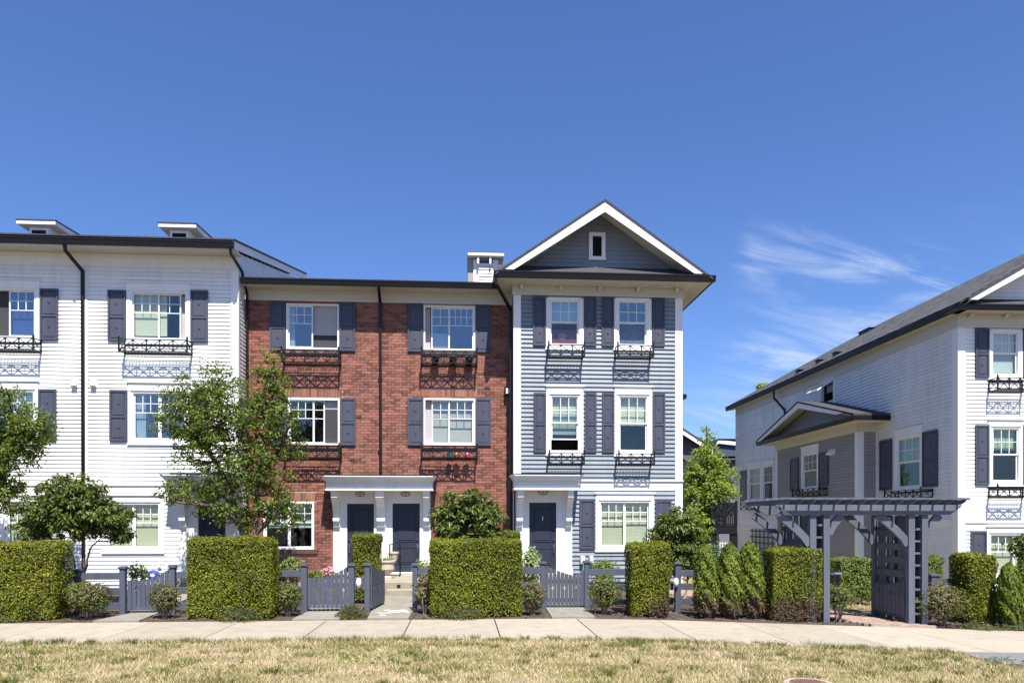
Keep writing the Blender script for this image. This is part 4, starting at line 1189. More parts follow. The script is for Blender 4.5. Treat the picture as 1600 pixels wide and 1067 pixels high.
# ================================================================== BLUE GABLED TOWNHOUSE
YG = 22.05
FG = Frame(0, YG, 0)
xg0, xg1 = FG.x(803.3), FG.x(1065)
TG = thing('blue_gabled_townhouse', ((xg0 + xg1) / 2, YG, 0), 'blue grey clapboard gabled townhouse with four sash windows above the door', 'building')
BG_ = Boards()
hA3 = FG.rect(857.5, 467.5, 906.5, 541); hB3 = FG.rect(963.5, 468.5, 1012.5, 542)
hA2 = FG.rect(858.5, 617, 906, 706); hB2 = FG.rect(965, 617.5, 1013.5, 707); hG = FG.rect(935.5, 782, 1016.5, 855.5)
M_LACE = material('lace_curtain', (.20, .21, .27), .9, .85, 26, 0)
window(FG, TG, hA3, 'hung', head=.02, cap=False, glass=G, inside=[('blind', 0, 1, .5, 1, M_BLIND), ('red_blanket', 0, 1, 0, .36, M_RED, .12)], label='sash window with red cloth and pale flower in its lower half')
window(FG, TG, hB3, 'hung', head=.02, cap=False, glass=G, inside=[('lace_curtain', 0, 1, 0, .5, M_LACE, .12)], label='sash window with patterned curtain in its lower half')
window(FG, TG, hA2, 'hung', head=.24, sashes=[(0, 1, 3, 0, .32)], glass=M_GLASS, inside=[('blind', 0, 1, .42, 1, M_BLIND), ('blind', 0, 1, .3, .42, M_CURT)])
window(FG, TG, hB2, 'hung', head=.24, sashes=[(0, 1, 3, 0, -.0)], glass=M_GLASS, inside=[('blind', 0, 1, .48, 1, M_BLIND)])
window(FG, TG, hG, head=.20, glass=M_GLASS, inside=[('blind', 0, 1, 0, 1, M_BLIND)])
# pale flower print on the red cloth
m = MB()
cx, cz = (hA3[0] + hA3[1]) / 2 - .05, hA3[2] + .33
for k in range(9):
    a = k * 2 * math.pi / 9; m.add([(cx, .118, cz), (cx + .11 * math.cos(a - .2), .118, cz + .09 * math.sin(a - .2)), (cx + .17 * math.cos(a), .118, cz + .12 * math.sin(a)), (cx + .11 * math.cos(a + .2), .118, cz + .09 * math.sin(a + .2))], [(0, 1, 2, 3)])
m.build('flower_print', material('pale_print', (.55, .42, .36), .9), [o for o in TG.children if o.name.startswith('window')][0], FG.M)
for r in ((832.7, 464.2, 852.8, 541), (911.9, 464.4, 931.4, 541.4), (939.6, 464.8, 959, 541.8), (1018.6, 465, 1038, 542), (833.6, 614, 852.7, 707.2), (913.3, 614, 931.6, 707.3), (940.4, 614, 959, 707.5), (1019.5, 614.5, 1038.6, 708), (905, 780.3, 929, 857.8), (1023.5, 781, 1048.5, 858)):
    shutter(FG, TG, FG.rect(*r))
for r, pxm, t_, b_ in ((hA3, 885, 538, 556), (hB3, 992, 539, 556.5), (hA2, 885, 707.5, 724.5), (hB2, 992, 708, 725)):
    planter(FG, TG, r[0] - .05, r[1] + .06, FG.z(pxm, b_, -.42), FG.z(pxm, t_, -.42), nx=3)
D4 = FG.rect(826.8, 785, 869, 893); D4 = (*D4[:2], .37, D4[3])
door(FG, TG, D4, knocker=True)
po4 = [(FG.x(805.5), FG.x(817)), (FG.x(882.5), FG.x(893.5))]
portico(FG, TG, FG.x(798.2, yc), FG.x(911.8, yc), FG.z(850, 741.2, yc), FG.z(850, 765, -.76), po4, .3, plates=[(FG.x(848.5), FG.z(848, 769, -.03), '4')], doors=[D4])
zfG = FG.z(930, 464); zsG = FG.z(930, 449.5); ggt, ggb = FG.z(930, 425.5, -.82), FG.z(930, 435, -.82)
xgl_, xgr_ = FG.x(771.5, -.82), FG.x(1119, -.82)
wallG = wall_mesh(FG, TG, xg0, xg1, -.6, zsG, M_BLUE)
zb0, zb1 = FG.z(980, 766), FG.z(980, 752)
for a, b in ((xg0, FG.x(813.8)), (FG.x(1054.5), xg1)):
    for c, d in ((zb1 + .002, zfG), (.05, zb0 - .002)):
        if a == xg0 and c < 1: continue
        m = MB(); m.box(a - (.02 if a == xg0 else 0), b + (.02 if a != xg0 else 0), -.038, 0, c, d); m.build('corner_board', M_WHITE, TG, FG.M)
m = MB(); m.box(FG.x(893.7), xg1 + .02, -.036, 0, zb0, zb1); m.box(FG.x(893.7), xg1 + .04, -.08, 0, zb1 + .003, zb1 + .035); m.build('belt_board', M_WHITE, TG, FG.M)
f = MB(); f.box(xg0 - .05, xg1 + .05, -.05, 0, zfG, zsG); f.box(xg0 - .07, xg1 + .07, -.09, -.051, zfG, zfG + .045); f.box(xg0 - .06, xg1 + .06, -.07, -.051, zfG + .046, zfG + .075)
f.build('frieze_board', M_CREAM2, TG, FG.M)
for px in (815, 876, 936.8, 996.3, 1056.5):
    xx = FG.x(px, -.1); m = MB(); m.prism([(-.051, zsG - .002), (-.22, zsG - .002), (-.22, zsG - .06), (-.16, zsG - .11), (-.051, zsG - .13)], xx - .045, xx + .045, 'x'); m.build('bracket', M_CREAM2, TG, FG.M)
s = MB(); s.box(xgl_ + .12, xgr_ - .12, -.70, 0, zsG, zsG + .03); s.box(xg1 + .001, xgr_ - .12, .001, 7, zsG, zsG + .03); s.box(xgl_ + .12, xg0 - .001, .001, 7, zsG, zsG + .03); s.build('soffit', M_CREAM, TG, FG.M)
gutter_x(FG, TG, xgl_ + .0, xgr_ - .0, -.82, ggb, ggt)
for sg, xx in ((1, xgr_), (-1, xgl_)):
    m = MB(); m.prism([(xx, ggt), (xx, ggt - .035), (xx - sg * .035, ggb), (xx - sg * .13, ggb), (xx - sg * .13, ggt)], -.689, 7, 'y'); m.build('side_gutter', M_GUT, TG, FG.M)
m = MB(); m.box(xgl_ + .13, xgr_ - .13, -.69, -.67, zsG + .031, ggt - .01); m.build('fascia', M_WHITE, TG, FG.M)
for xx in (xgl_ + .131, xgr_ - .151):
    m = MB(); m.box(xx, xx + .02, -.669, 7, zsG + .031, ggt - .01); m.build('fascia', M_WHITE, TG, FG.M)
# gable
zw = FG.z(933, 418.5)
m = MB(); m.prism([(-.70, ggt - .02), (.0, zw - .02), (.0, zw + .02), (-.70, ggt + .02)], xgl_ + .13, xgr_ - .13, 'x'); m.build('pent_roof', M_SHING, TG, FG.M)
xr0, xr1 = FG.x(787.5, -.80), FG.x(1100.5, -.80)
zfoot = FG.z(943, 424, -.80); zpeak = FG.z(942, 315, -.80)
louvre = FG.rect(920, 364, 945.5, 407)
FG.holes.append(louvre)
slG = (zpeak - zfoot) / ((xr1 - xr0) / 2)
gable_front(FG, TG, xr0, xr1, zfoot, zpeak, .80, 9, M_BLUE, BG_, zw, bw=.24, slope_ext=.25, L=8)
m = MB(); m.ring(louvre[0], louvre[1], louvre[2], louvre[3], .11, -.05, -.001); m.box(louvre[0] - .02, louvre[1] + .02, -.07, -.0505, louvre[2] - .0, louvre[2] + .05); lv = m.build('gable_louvre', M_WHITE, TG, FG.M)
m = MB(); m.box(louvre[0] + .11, louvre[1] - .11, -.012, -.001, louvre[2] + .11, louvre[3] - .11)
zz = louvre[2] + .115
while zz < louvre[3] - .15: m.prism([(-.045, zz), (-.013, zz + .035), (-.013, zz + .045), (-.045, zz + .012)], louvre[0] + .111, louvre[1] - .111, 'x'); zz += .055
m.build('louvre_slats', M_GUT, lv, FG.M)
BG_.fill(FG, FG.x(813.8), FG.x(1054.5), zb1, zfG, .131, .044, M_BLUE, wallG)
BG_.fill(FG, FG.x(893.5), FG.x(1054.5), .1, zb0, .131, .044, M_BLUE, wallG)
FGL = Frame(xg0, YG, math.radians(-90))
m = MB(); m.box(-8, 0, .001, .12, -.6, zsG); wl_ = m.build('side_wall', M_BLUE, TG, FGL.M)
m = MB(); m.box(-.13, -.0365, -.02, .0, .05, zfG); m.build('corner_board', M_WHITE, TG, FGL.M)
BG_.fill(FGL, -.72, -.13, .1, zsG, .131, .02, M_BLUE, wl_)
FGR = Frame(xg1, YG, math.radians(90))
m = MB(); m.box(.001, 8, .001, .12, -.6, zsG); wl_ = m.build('side_wall', M_BLUE, TG, FGR.M)
m = MB(); m.box(.0, .13, -.02, .0, .05, zfG); m.build('corner_board', M_WHITE, TG, FGR.M)
BG_.fill(FGR, .13, 8, .1, zsG, .131, .02, M_BLUE, wl_)
m = MB(); m.box(xg0 + .12, xg1 - .12, 7.9, 8, 0, zsG + 1); m.build('rear_wall', M_BLUE, TG, FG.M)
BG_.emit(300)
downspout(FG, TG, [(xgl_ + .06, -.74, ggb), (xgl_ + .08, -.72, ggb - .2), (xg0 - .075, .30, FG.z(798, 480)), (xg0 - .075, .30, .3)])
# meters on the wall
for px0, py0, px1, py1 in ((906, 868, 913, 880), (920, 868, 926, 878)):
    a, b, c, d = FG.rect(px0, py0, px1, py1); m = MB(); m.box(a, b, -.16, -.025, c, d); m.box(a + .02, b - .02, -.175, -.161, c + .04, d - .03); m.build('utility_meter', M_PLAST, TG, FG.M)
m = MB(); a = FG.x(909.5); m.tube([(a, -.1, FG.z(909, 879)), (a + .03, -.14, FG.z(909, 884)), (a - .02, -.14, FG.z(909, 893)), (a + .01, -.12, .3)], .018, 6); m.build('hose_pipe', M_TEAL, TG, FG.M)

# ================================================================== CORNER HOUSE (right, white, seen on its side)
A1 = math.radians(1.0)
ox, oy = WX(1497, 22.0), 22.0
FC = Frame(ox, oy, -A1); FS = Frame(ox, oy, -A1 - math.radians(90))
TC = thing('white_corner_house', (ox + 4, oy + 8, -.5), 'white clapboard corner house with long shingle roof behind the pergola', 'building')
BC = Boards()
zbase = -1.0
xfar = FS.x(1150)          # negative: towards the back
zfrb = FC.z(1500, 515); zso = FC.z(1500, 497); 
egt, egb = EYE + 6.56, EYE + 6.40
zso = egb + .04; zfrb = zso - .42
WC = 11.4
# front windows
c3 = FC.rect(1548, 517.5, 1592, 588); c2 = FC.rect(1548, 667.5, 1593, 754); cg = FC.rect(1545, 833, 1625, 900)
w3 = window(FC, TC, c3, 'hung', head=.02, cap=False, glass=M_GLASS, inside=[('blind', 0, 1, .05, 1, M_BLINDW)])
window(FC, TC, c2, 'hung', head=.22, glass=M_GLASSD, inside=[('blind', 0, 1, .6, 1, M_BLIND)])
window(FC, TC, cg, head=.2, glass=M_GLASS, inside=[('blind', 0, 1, 0, 1, M_BLIND)])
for r in ((1522.5, 513.5, 1544, 590), (1522.5, 664, 1544, 757.5), (1515.5, 829.5, 1540, 905), (1597, 513.5, 1618, 590), (1597, 664, 1618, 757.5)):
    shutter(FC, TC, FC.rect(*r))
for dx in (3.1,):
    r = shiftrect(c3, dx); window(FC, TC, r, 'hung', head=.02, cap=False, inside=[('blind', 0, 1, .2, 1, M_BLINDW)])
    r = shiftrect(c2, dx); window(FC, TC, r, 'hung', inside=[('blind', 0, 1, .4, 1, M_BLIND)])
for r, t_, b_ in ((c3, 589.5, 609), (c2, 759.5, 776.5)):
    planter(FC, TC, r[0] - .08, r[1] + .08, FC.z(1575, b_, -.42), FC.z(1575, t_, -.42), nx=3)
    planter(FC, TC, r[0] - .08 + 3.1, r[1] + .08 + 3.1, FC.z(1575, b_, -.42), FC.z(1575, t_, -.42), nx=3)
wallC = wall_mesh(FC, TC, 0, WC, zbase, zso, M_WSIDE)
f = MB(); f.box(-.05, WC, -.05, 0, zfrb, zso); f.box(-.07, WC, -.09, -.051, zfrb, zfrb + .05); f.build('frieze_board', M_CREAM2, TC, FC.M)
m = MB(); m.box(-.03, .21, -.038, 0, zbase, zfrb); m.build('corner_board', M_WHITE, TC, FC.M)
zbl0, zbl1 = FC.z(1530, 829), FC.z(1530, 817)
m = MB(); m.box(.22, WC, -.036, 0, zbl0, zbl1); m.box(.22, WC, -.07, 0, zbl1 + .003, zbl1 + .03); m.build('belt_board', M_WHITE, TC, FC.M)
BC.fill(FC, .21, 5.5, zbl1, zfrb, .125, .030, M_WSIDE, wallC)
BC.fill(FC, .21, 5.5, zbase, zbl0, .125, .030, M_WSIDE, wallC)
for px in (1516.5, 1571): 
    xx = FC.x(px, -.1)
    for q in range(3 if px > 1560 else 1):
        xq = xx + q * 1.05; m = MB(); m.prism([(-.051, zso - .002), (-.22, zso - .002), (-.22, zso - .06), (-.16, zso - .11), (-.051, zso - .13)], xq - .045, xq + .045, 'x'); m.build('bracket', M_CREAM2, TC, FC.M)
# side wall windows (local x towards the camera, outward -y)
s1 = FS.rect(1402, 681, 1439.5, 762)
s1 = (FS.x(1402), FS.x(1439.5), FS.z(1420, 762), FS.z(1420, 681.5))
s2 = (FS.x(1283.5), FS.x(1303.5), FS.z(1293, 629), FS.z(1293, 597))
s3a = (FS.x(1171), FS.x(1189), FS.z(1180, 781), FS.z(1180, 730)); s3b = (FS.x(1193), FS.x(1208.5), FS.z(1200, 781), FS.z(1200, 727))
window(FS, TC, s1, 'hung', head=.28, glass=M_GLASSD, inside=[('blind', 0, 1, .48, 1, M_BLIND)], label='large sash window with blind in its upper half')
m_ = window(FS, TC, s2, 'slider', sashes=[], case=.12, head=.12, cap=False, inside=[('blind', 0, 1, .55, 1, M_CURT, .2)], label='small awning window with its sash propped open')  # grey blind is added only to make the dark opening less black
ms = MB(); hz = s2[3] - .05; Lw = s2[3] - s2[2] - .1; aw = math.radians(58)
def awp(u, v, t): return (u, -.04 - v * math.sin(aw) - t * math.cos(aw), hz - v * math.cos(aw) + t * math.sin(aw))
def awbox(mb, u0, u1, v0, v1, t0, t1): mb.hexa([awp(u0, v0, t0), awp(u1, v0, t0), awp(u1, v1, t0), awp(u0, v1, t0), awp(u0, v0, t1), awp(u1, v0, t1), awp(u1, v1, t1), awp(u0, v1, t1)])
ua, ub = s2[0] + .05, s2[1] - .05
for q in ((ua, ua + .05, 0, Lw), (ub - .05, ub, 0, Lw), (ua + .05, ub - .05, 0, .05), (ua + .05, ub - .05, Lw - .05, Lw)): awbox(ms, *q, 0, .05)
ms.build('open_sash', M_WHITE, m_, FS.M)
ms = MB(); awbox(ms, ua + .05, ub - .05, .05, Lw - .05, .012, .018); ms.build('glass_pane', M_GLASSB, m_, FS.M)
window(FS, TC, s3a, 'hung', head=.24, case=.12, inside=[('blind', 0, 1, 0, 1, M_BLIND)]); window(FS, TC, s3b, 'hung', head=.24, case=.12, glass=M_GLASSD, inside=[('blind', 0, 1, .5, 1, M_BLIND)])
shutter(FS, TC, (FS.x(1376.5), FS.x(1395.3), FS.z(1386, 766), FS.z(1386, 687))); shutter(FS, TC, (FS.x(1443.5), FS.x(1467), FS.z(1455, 760.5), FS.z(1455, 673)))
shutter(FS, TC, (FS.x(1158.5), FS.x(1167.3), FS.z(1163, 783), FS.z(1163, 735)))
planter(FS, TC, FS.x(1383, -.4), FS.x(1440, -.4), FS.z(1411, 779, -.4), FS.z(1411, 765.5, -.4), nx=5)
planter(FS, TC, FS.x(1158, -.4), FS.x(1205, -.4), FS.z(1170, 796, -.4), FS.z(1170, 785, -.4), nx=5)
wallS = wall_mesh(FS, TC, xfar, -.001, zbase, zso, M_WSIDE, name='side_wall')
f = MB(); f.box(xfar, .03, -.03, 0, zfrb, zso); f.box(xfar, .05, -.06, -.031, zfrb, zfrb + .05); f.build('frieze_board', M_CREAM2, TC, FS.M)
m = MB(); m.box(-.26, -.0, -.03, -.0, zbase, zfrb); m.build('corner_board', M_WHITE, TC, FS.M)
m = MB(); m.box(xfar, xfar + .2, -.03, -.0, zbase, zfrb); m.build('corner_board', M_WHITE, TC, FS.M)
zc0 = FS.z(1480, 813); 
m = MB(); m.box(xfar + .2, -.26, -.034, 0, zc0 - .22, zc0); m.box(xfar + .2, -.26, -.055, 0, zc0 + .001, zc0 + .03); m.build('belt_board', M_WHITE, TC, FS.M)
# projecting bay with its own gablet
OUT = .72
bxn, bxf = FS.x(1341, -OUT), FS.x(1213, -OUT)       # near and far ends in side-wall coordinates
zbs = FS.z(1335, 677, -OUT) ; zbw = FS.z(1338, 667, -OUT) + .0
FBX = Frame(*(FS.M @ Vector((0, -OUT, 0)))[:2], FS.rot)
s4 = (FBX.x(1255), FBX.x(1278), FBX.z(1266, 762.5), FBX.z(1266, 708))
BC.fill(FS, xfar + .2, bxf, zc0, zfrb, .125, .034, M_WSIDE, wallS, gap=.018)
BC.fill(FS, bxf, bxn, zbw + .3, zfrb, .125, .034, M_WSIDE, wallS, gap=.018)
BC.fill(FS, bxn, -.26, zc0, zfrb, .125, .034, M_WSIDE, wallS, gap=.018)
BC.fill(FS, xfar + .2, bxf, zbase, zc0 - .22, .125, .034, M_WSIDE, wallS, gap=.018)
BC.fill(FS, bxn, -.26, zbase, zc0 - .22, .125, .034, M_WSIDE, wallS, gap=.018)
window(FBX, TC, s4, 'hung', head=.3, case=.12, glass=M_GLASSD, room=.6)
shutter(FBX, TC, (FBX.x(1236.5), FBX.x(1248.6), FBX.z(1243, 767), FBX.z(1243, 716))); shutter(FBX, TC, (FBX.x(1281), FBX.x(1295.5), FBX.z(1288, 759), FBX.z(1288, 707)))
planter(FBX, TC, FBX.x(1238, -.35), FBX.x(1280, -.35), FBX.z(1259, 775, -.35), FBX.z(1259, 763, -.35), proj=.35, nx=5)
wallP = wall_mesh(FBX, TC, bxf, bxn, zbase, zbw, M_MAUVE, name='bay_wall')
BC.fill(FBX, bxf + .18, bxn - .2, zbase, zbw - .2, .125, .03, M_MAUVE, wallP, gap=.016)
m = MB(); m.box(bxn - .2, bxn, -.03, -.0, zbase, zbw - .2); m.build('corner_board', M_WHITE, TC, FBX.M)
m = MB(); m.box(bxf, bxf + .18, -.03, -.0, zbase, zbw - .2); m.build('corner_board', M_WHITE, TC, FBX.M)
m = MB(); m.box(bxf, bxn + .04, -.04, 0, zbw - .2, zbw + .12); m.build('frieze_board', M_CREAM2, TC, FBX.M)
# near end of the bay, facing the street
pN = FS.M @ Vector((bxn, -OUT, 0)); FN = Frame(pN.x, pN.y, -A1)
wallN = wall_mesh(FN, TC, 0, OUT, zbase, zbw, M_MAUVE, name='bay_end_wall', holes=[])
BC.fill(FN, .2, OUT - .04, zbase, zbw - .2, .125, .03, M_MAUVE, wallN, gap=.014)
m = MB(); m.box(-.03, .2, -.03, 0, zbase, zbw - .2); m.build('corner_board', M_WHITE, TC, FN.M)
m = MB(); m.box(OUT - .05, OUT, -.035, 0, zbase, zbw - .2); m.build('corner_board', M_WHITE, TC, FN.M)
m = MB(); m.box(-.04, OUT, -.04, 0, zbw - .2, zbw + .12); m.build('frieze_board', M_CREAM2, TC, FN.M)
BC.emit(300)
# bay roof: gutter line, gablet
ov = .55; ge = zbw + .12
x0_, x1_ = bxf - .75, bxn + .85
m = MB(); m.box(x0_, x1_, -ov, OUT, ge, ge + .03); m.build('bay_soffit', M_CREAM2, TC, FBX.M)
m = MB()
m.prism([(-ov - .12, ge + .17), (-ov - .12, ge + .12), (-ov - .08, ge + .0), (-ov, ge + .0), (-ov, ge + .17)], x0_ - .1, x1_ + .1, 'x')
m.box(x1_, x1_ + .1, -ov + .001, OUT, ge + .0, ge + .17); m.box(x0_ - .1, x0_, -ov + .001, OUT, ge + .0, ge + .17); m.build('bay_gutter', M_GUT, TC, FBX.M)
xm_ = (x0_ + x1_) / 2; pk = 1.18
rr_ = MB()
rr_.prism([(x0_ - .08, ge + .17), (xm_, ge + .17 + pk), (xm_, ge + .24 + pk), (x0_ - .08, ge + .24)], -ov - .12, OUT, 'y'); rr_.build('bay_roof', M_SHING, TC, FBX.M)
rr_ = MB(); rr_.prism([(x1_ + .08, ge + .17), (xm_, ge + .17 + pk), (xm_, ge + .24 + pk), (x1_ + .08, ge + .24)], -ov - .12, OUT, 'y'); rr_.build('bay_roof', M_SHING, TC, FBX.M)
for e in (x0_ - .05, x1_ - 1.2):
    bb = MB(); ee_ = x0_ - .05 if e < xm_ - 2 else x1_ - .75
    zz_ = ge + .17 + (pk * .18 if ee_ > xm_ else 0)
    bb.prism([(ee_, zz_), (xm_, ge + .165 + pk), (xm_, ge - .06 + pk), (ee_ + (.5 if ee_ < xm_ else -.5), zz_ - .0)], -ov - .11, -ov - .08, 'y'); bb.build('barge_board', M_WHITE, TC, FBX.M)
for xe_, sg_ in ((x0_ + .02, 1), (x1_ - .02, -1)):
    so_ = MB(); so_.prism([(xe_, ge + .165), (xm_, ge + .165 + pk), (xm_, ge + .145 + pk), (xe_ + sg_ * .1, ge + .165)], -ov - .079, -.002, 'y'); so_.build('rake_soffit', M_WSOFF, TC, FBX.M)
bb = MB(); bb.prism([(x0_ + .3, ge + .172), (x1_ - .3, ge + .172), (xm_, ge + pk + .05)], -.05, 0, 'y'); bb.build('gablet_wall', M_MAUVE, TC, FBX.M)
# main eaves
so = .40
s = MB(); s.box(-so, WC, -.60, 0, zso, zso + .03); s.build('soffit', M_CREAM, TC, FC.M)
s = MB(); s.box(xfar - .5, .6, -so + .1, -.001, zso, zso + .03); s.build('soffit', M_CREAM2, TC, FS.M)
gutter_x(FC, TC, -so - .02, WC, -.72, egb, egt)
m = MB(); m.prism([(-so - .02, egt), (-so - .02, egt - .035), (-so + .012, egb), (-so + .10, egb), (-so + .10, egt)], .02 - .72 + .13, -xfar + .6, 'y')
m.build('side_gutter', M_GUT, TC, FC.M)
hw, rise = 5.8, 3.32
xa_, ye_ = -so - .03, -xfar + .6
zr0 = egt + .0
P = lambda x, y, z: (x, y, z)
r = MB(); r.add([P(xa_, -.70, zr0), P(xa_ + hw, -.70, zr0 + rise), P(xa_ + hw, ye_ - hw, zr0 + rise), P(xa_, ye_, zr0)] + [P(xa_, -.70, zr0 + .07), P(xa_ + hw, -.70, zr0 + rise + .07), P(xa_ + hw, ye_ - hw, zr0 + rise + .07), P(xa_, ye_, zr0 + .07)], [(0, 1, 2, 3), (7, 6, 5, 4), (0, 4, 5, 1), (1, 5, 6, 2), (2, 6, 7, 3), (3, 7, 4, 0)])
def shingle_mat():
    m = bpy.data.materials.new('laminate_shingle'); m.use_nodes = True; t = m.node_tree; b = t.nodes['Principled BSDF']; b.inputs['Roughness'].default_value = .95
    g = N(t, 'ShaderNodeNewGeometry'); sp = N(t, 'ShaderNodeSeparateXYZ'); t.links.new(g.outputs['Position'], sp.inputs[0])
    c = N(t, 'ShaderNodeCombineXYZ'); t.links.new(sp.outputs[1], c.inputs[0]); t.links.new(math_node(t, 'MULTIPLY', sp.outputs[2], 2.0), c.inputs[1])
    bk = N(t, 'ShaderNodeTexBrick'); bk.inputs['Scale'].default_value = 1; bk.inputs['Brick Width'].default_value = .30; bk.inputs['Row Height'].default_value = .145; bk.inputs['Mortar Size'].default_value = .008
    bk.inputs['Color1'].default_value = (.022, .022, .025, 1); bk.inputs['Color2'].default_value = (.090, .088, .092, 1); bk.inputs['Mortar'].default_value = (.012, .012, .012, 1); bk.offset = .37
    t.links.new(c.outputs[0], bk.inputs['Vector'])
    no = N(t, 'ShaderNodeTexNoise'); no.inputs['Scale'].default_value = 60; t.links.new(g.outputs['Position'], no.inputs['Vector'])
    mm = N(t, 'ShaderNodeMix', data_type='RGBA', blend_type='MULTIPLY'); mm.inputs[0].default_value = 1; t.links.new(bk.outputs[0], mm.inputs[6])
    cc = N(t, 'ShaderNodeCombineColor'); v = math_node(t, 'MULTIPLY_ADD', no.outputs[0], 1.2, .4)
    for i in range(3): t.links.new(v, cc.inputs[i])
    t.links.new(cc.outputs[0], mm.inputs[7]); t.links.new(mm.outputs[2], b.inputs['Base Color'])
    bn = N(t, 'ShaderNodeBump'); bn.inputs['Distance'].default_value = .02; t.links.new(bk.outputs['Fac'], bn.inputs['Height']); t.links.new(bn.outputs[0], b.inputs['Normal'])
    return m
M_LAM = shingle_mat()
roofC = r.build('roof', M_LAM, TC, FC.M)
r = MB(); x2 = xa_ + 2 * hw
r.add([P(xa_ + hw + .001, -.70, zr0 + rise), P(x2, -.70, zr0), P(x2, ye_, zr0), P(xa_ + hw + .001, ye_ - hw, zr0 + rise), P(xa_, ye_ + .001, zr0)], [(0, 1, 2, 3), (3, 2, 4)]); r.build('roof', M_LAM, TC, FC.M)
for px_, py_ in ((1354, 519), (1308, 554), (1281, 565.5), (1250, 581)):
    # vents on the slope: find the point of the roof plane seen at that pixel
    best = None
    for i in range(400):
        u = i / 400 * hw
        for j in (0,):
            k = K(px_); X = xa_ + u
            yl = (k * FC.oy - FC.ox + X * (k * FC.s - FC.c) ) / (-(FC.s) - k * FC.c) if False else None
            den = (k * FC.c + FC.s); yl = (FC.ox + X * FC.c - k * (FC.oy + X * FC.s)) / den
            W_ = FC.M @ Vector((X, yl, 0)); zz = zr0 + u / hw * rise + .07
            py = HOR - (zz - EYE) * F_PX / depth(W_.x, W_.y); e = abs(py - py_)
            if best is None or e < best[0]: best = (e, X, yl, zz)
    e, X, yl, zz = best
    big = px_ == 1354
    sz = .5 if big else .15; hh = .09 if big else .07
    m = MB(); m.box(X - .13, X + .13, yl - sz, yl + sz, zz - .08, zz + hh); m.box(X - .17, X + .15, yl - sz - .04, yl + sz + .04, zz + hh + .001, zz + hh + .022)
    m.build('roof_vent', M_BLACK, roofC, FC.M)
# front gable of the corner house
xr0c, xr1c = FC.x(1514, -.80), FC.x(1514, -.80) + 2 * (xa_ + hw - FC.x(1514, -.80))
zwC = FC.z(1560, 468) ; zfc = egt + .10
m = MB(); m.prism([(-.70, egt - .02), (.0, egt + .33), (.0, egt + .37), (-.70, egt + .02)], .1, WC, 'x'); m.build('pent_roof', M_SHING, TC, FC.M)
BC2 = Boards()
slc = rise / hw
gable_front(FC, TC, xr0c, xr1c, zfc, zfc + slc * (xr1c - xr0c) / 2, .80, 9, M_WSIDE, BC2, egt + .3, bw=.24, L=.5, slope_ext=.0)
BC2.emit(60)
m = MB(); m.box(WC - .12, WC, .13, -xfar, zbase, zso); m.box(0, WC - .13, -xfar - .12, -xfar, zbase, zso); m.build('rear_wall', M_WSIDE, TC, FC.M)
# side downspout, vent, trellis, door glimpse
dx_ = FS.x(1226, -.06)
downspout(FS, TC, [(FS.x(1208, -so), -so + .03, egb), (FS.x(1208, -so), -so + .03, egb - .35), (dx_, -.06, egb - 1.05), (dx_, -.06, zbw + .9)], w=.1)
a, b = FBX.x(1296.5), FBX.x(1306.5); c, d = FBX.z(1301, 710.5), FBX.z(1301, 703)
m = MB(); m.prism([(-.03, c), (-.16, c + .02), (-.18, c + .05), (-.04, d + .04), (-.03, d + .04)], a, b, 'x'); m.build('exhaust_vent', M_WHITE, TC, FBX.M)
m = MB(); ta, tb = FS.x(1172, -.1), FS.x(1210, -.1); tz0, tz1 = FS.z(1190, 868, -.1), FS.z(1190, 826, -.1)
for k in range(6): q = ta + (tb - ta) * (k + .5) / 6; m.box(q - .045, q + .045, -.11, -.08, tz0, tz1)
for k in range(5): q = tz1 - .12 - k * (tz1 - tz0) / 4.6; m.box(ta, tb, -.14, -.111, q - .03, q + .03)
tr = m.build('wall_trellis', M_BLACK, None, FS.M); tag(tr, 'dark square lattice trellis mounted on the corner house side wall', 'trellis')
# dark timber deck behind
Yd = 33.0
dk = thing('timber_deck', (WX(1130, Yd), Yd, -.5), 'dark raised timber deck with railing between the houses', 'deck')
xa, xb = WX(1111, Yd), WX(1152, Yd); zt, zf, zu = WZ(1130, 785, Yd), WZ(1130, 821, Yd), WZ(1130, 834, Yd)
m = MB(); m.box(xa, xb, Yd, Yd + 2.5, zu, zf); m.build('floor', M_BLACK, dk)
m = MB(); m.box(xa - .02, xb, Yd - .03, Yd + .05, zt - .06, zt); m.box(xa, xb, Yd - .02, Yd + .04, zf + .04, zf + .10); m.build('rail', M_BLACK, dk)
for k in range(13):
    q = xa + .05 + (xb - xa - .1) * k / 12; m = MB(); w_ = .055 if k in (0, 6, 12) else .028
    m.box(q - w_, q + w_, Yd - .021, Yd + .03, zf, zt + (.08 if w_ > .04 else -.061)); m.build('baluster', M_BLACK, dk)
for q in (WX(1118, Yd), WX(1150, Yd)):
    m = MB(); m.box(q - .2, q + .1, Yd + .05, Yd + .3, -1, zu); m.build('post', M_BLACK, dk)
m = MB(); m.box(xa + .3, xb, Yd + 2.3, Yd + 2.35, -.8, zu - .01); m.build('skirt_panel', M_WHITE, dk)
m = MB()
for k in range(7): q = WX(1127, Yd) + k * .12; m.box(q, q + .03, Yd + .2, Yd + .23, -.8, zu - .3)
for k in range(5): q = zu - .45 - k * .14; m.box(WX(1127, Yd), WX(1150, Yd), Yd + .231, Yd + .25, q, q + .03)
m.build('lattice', M_GREY2, dk)

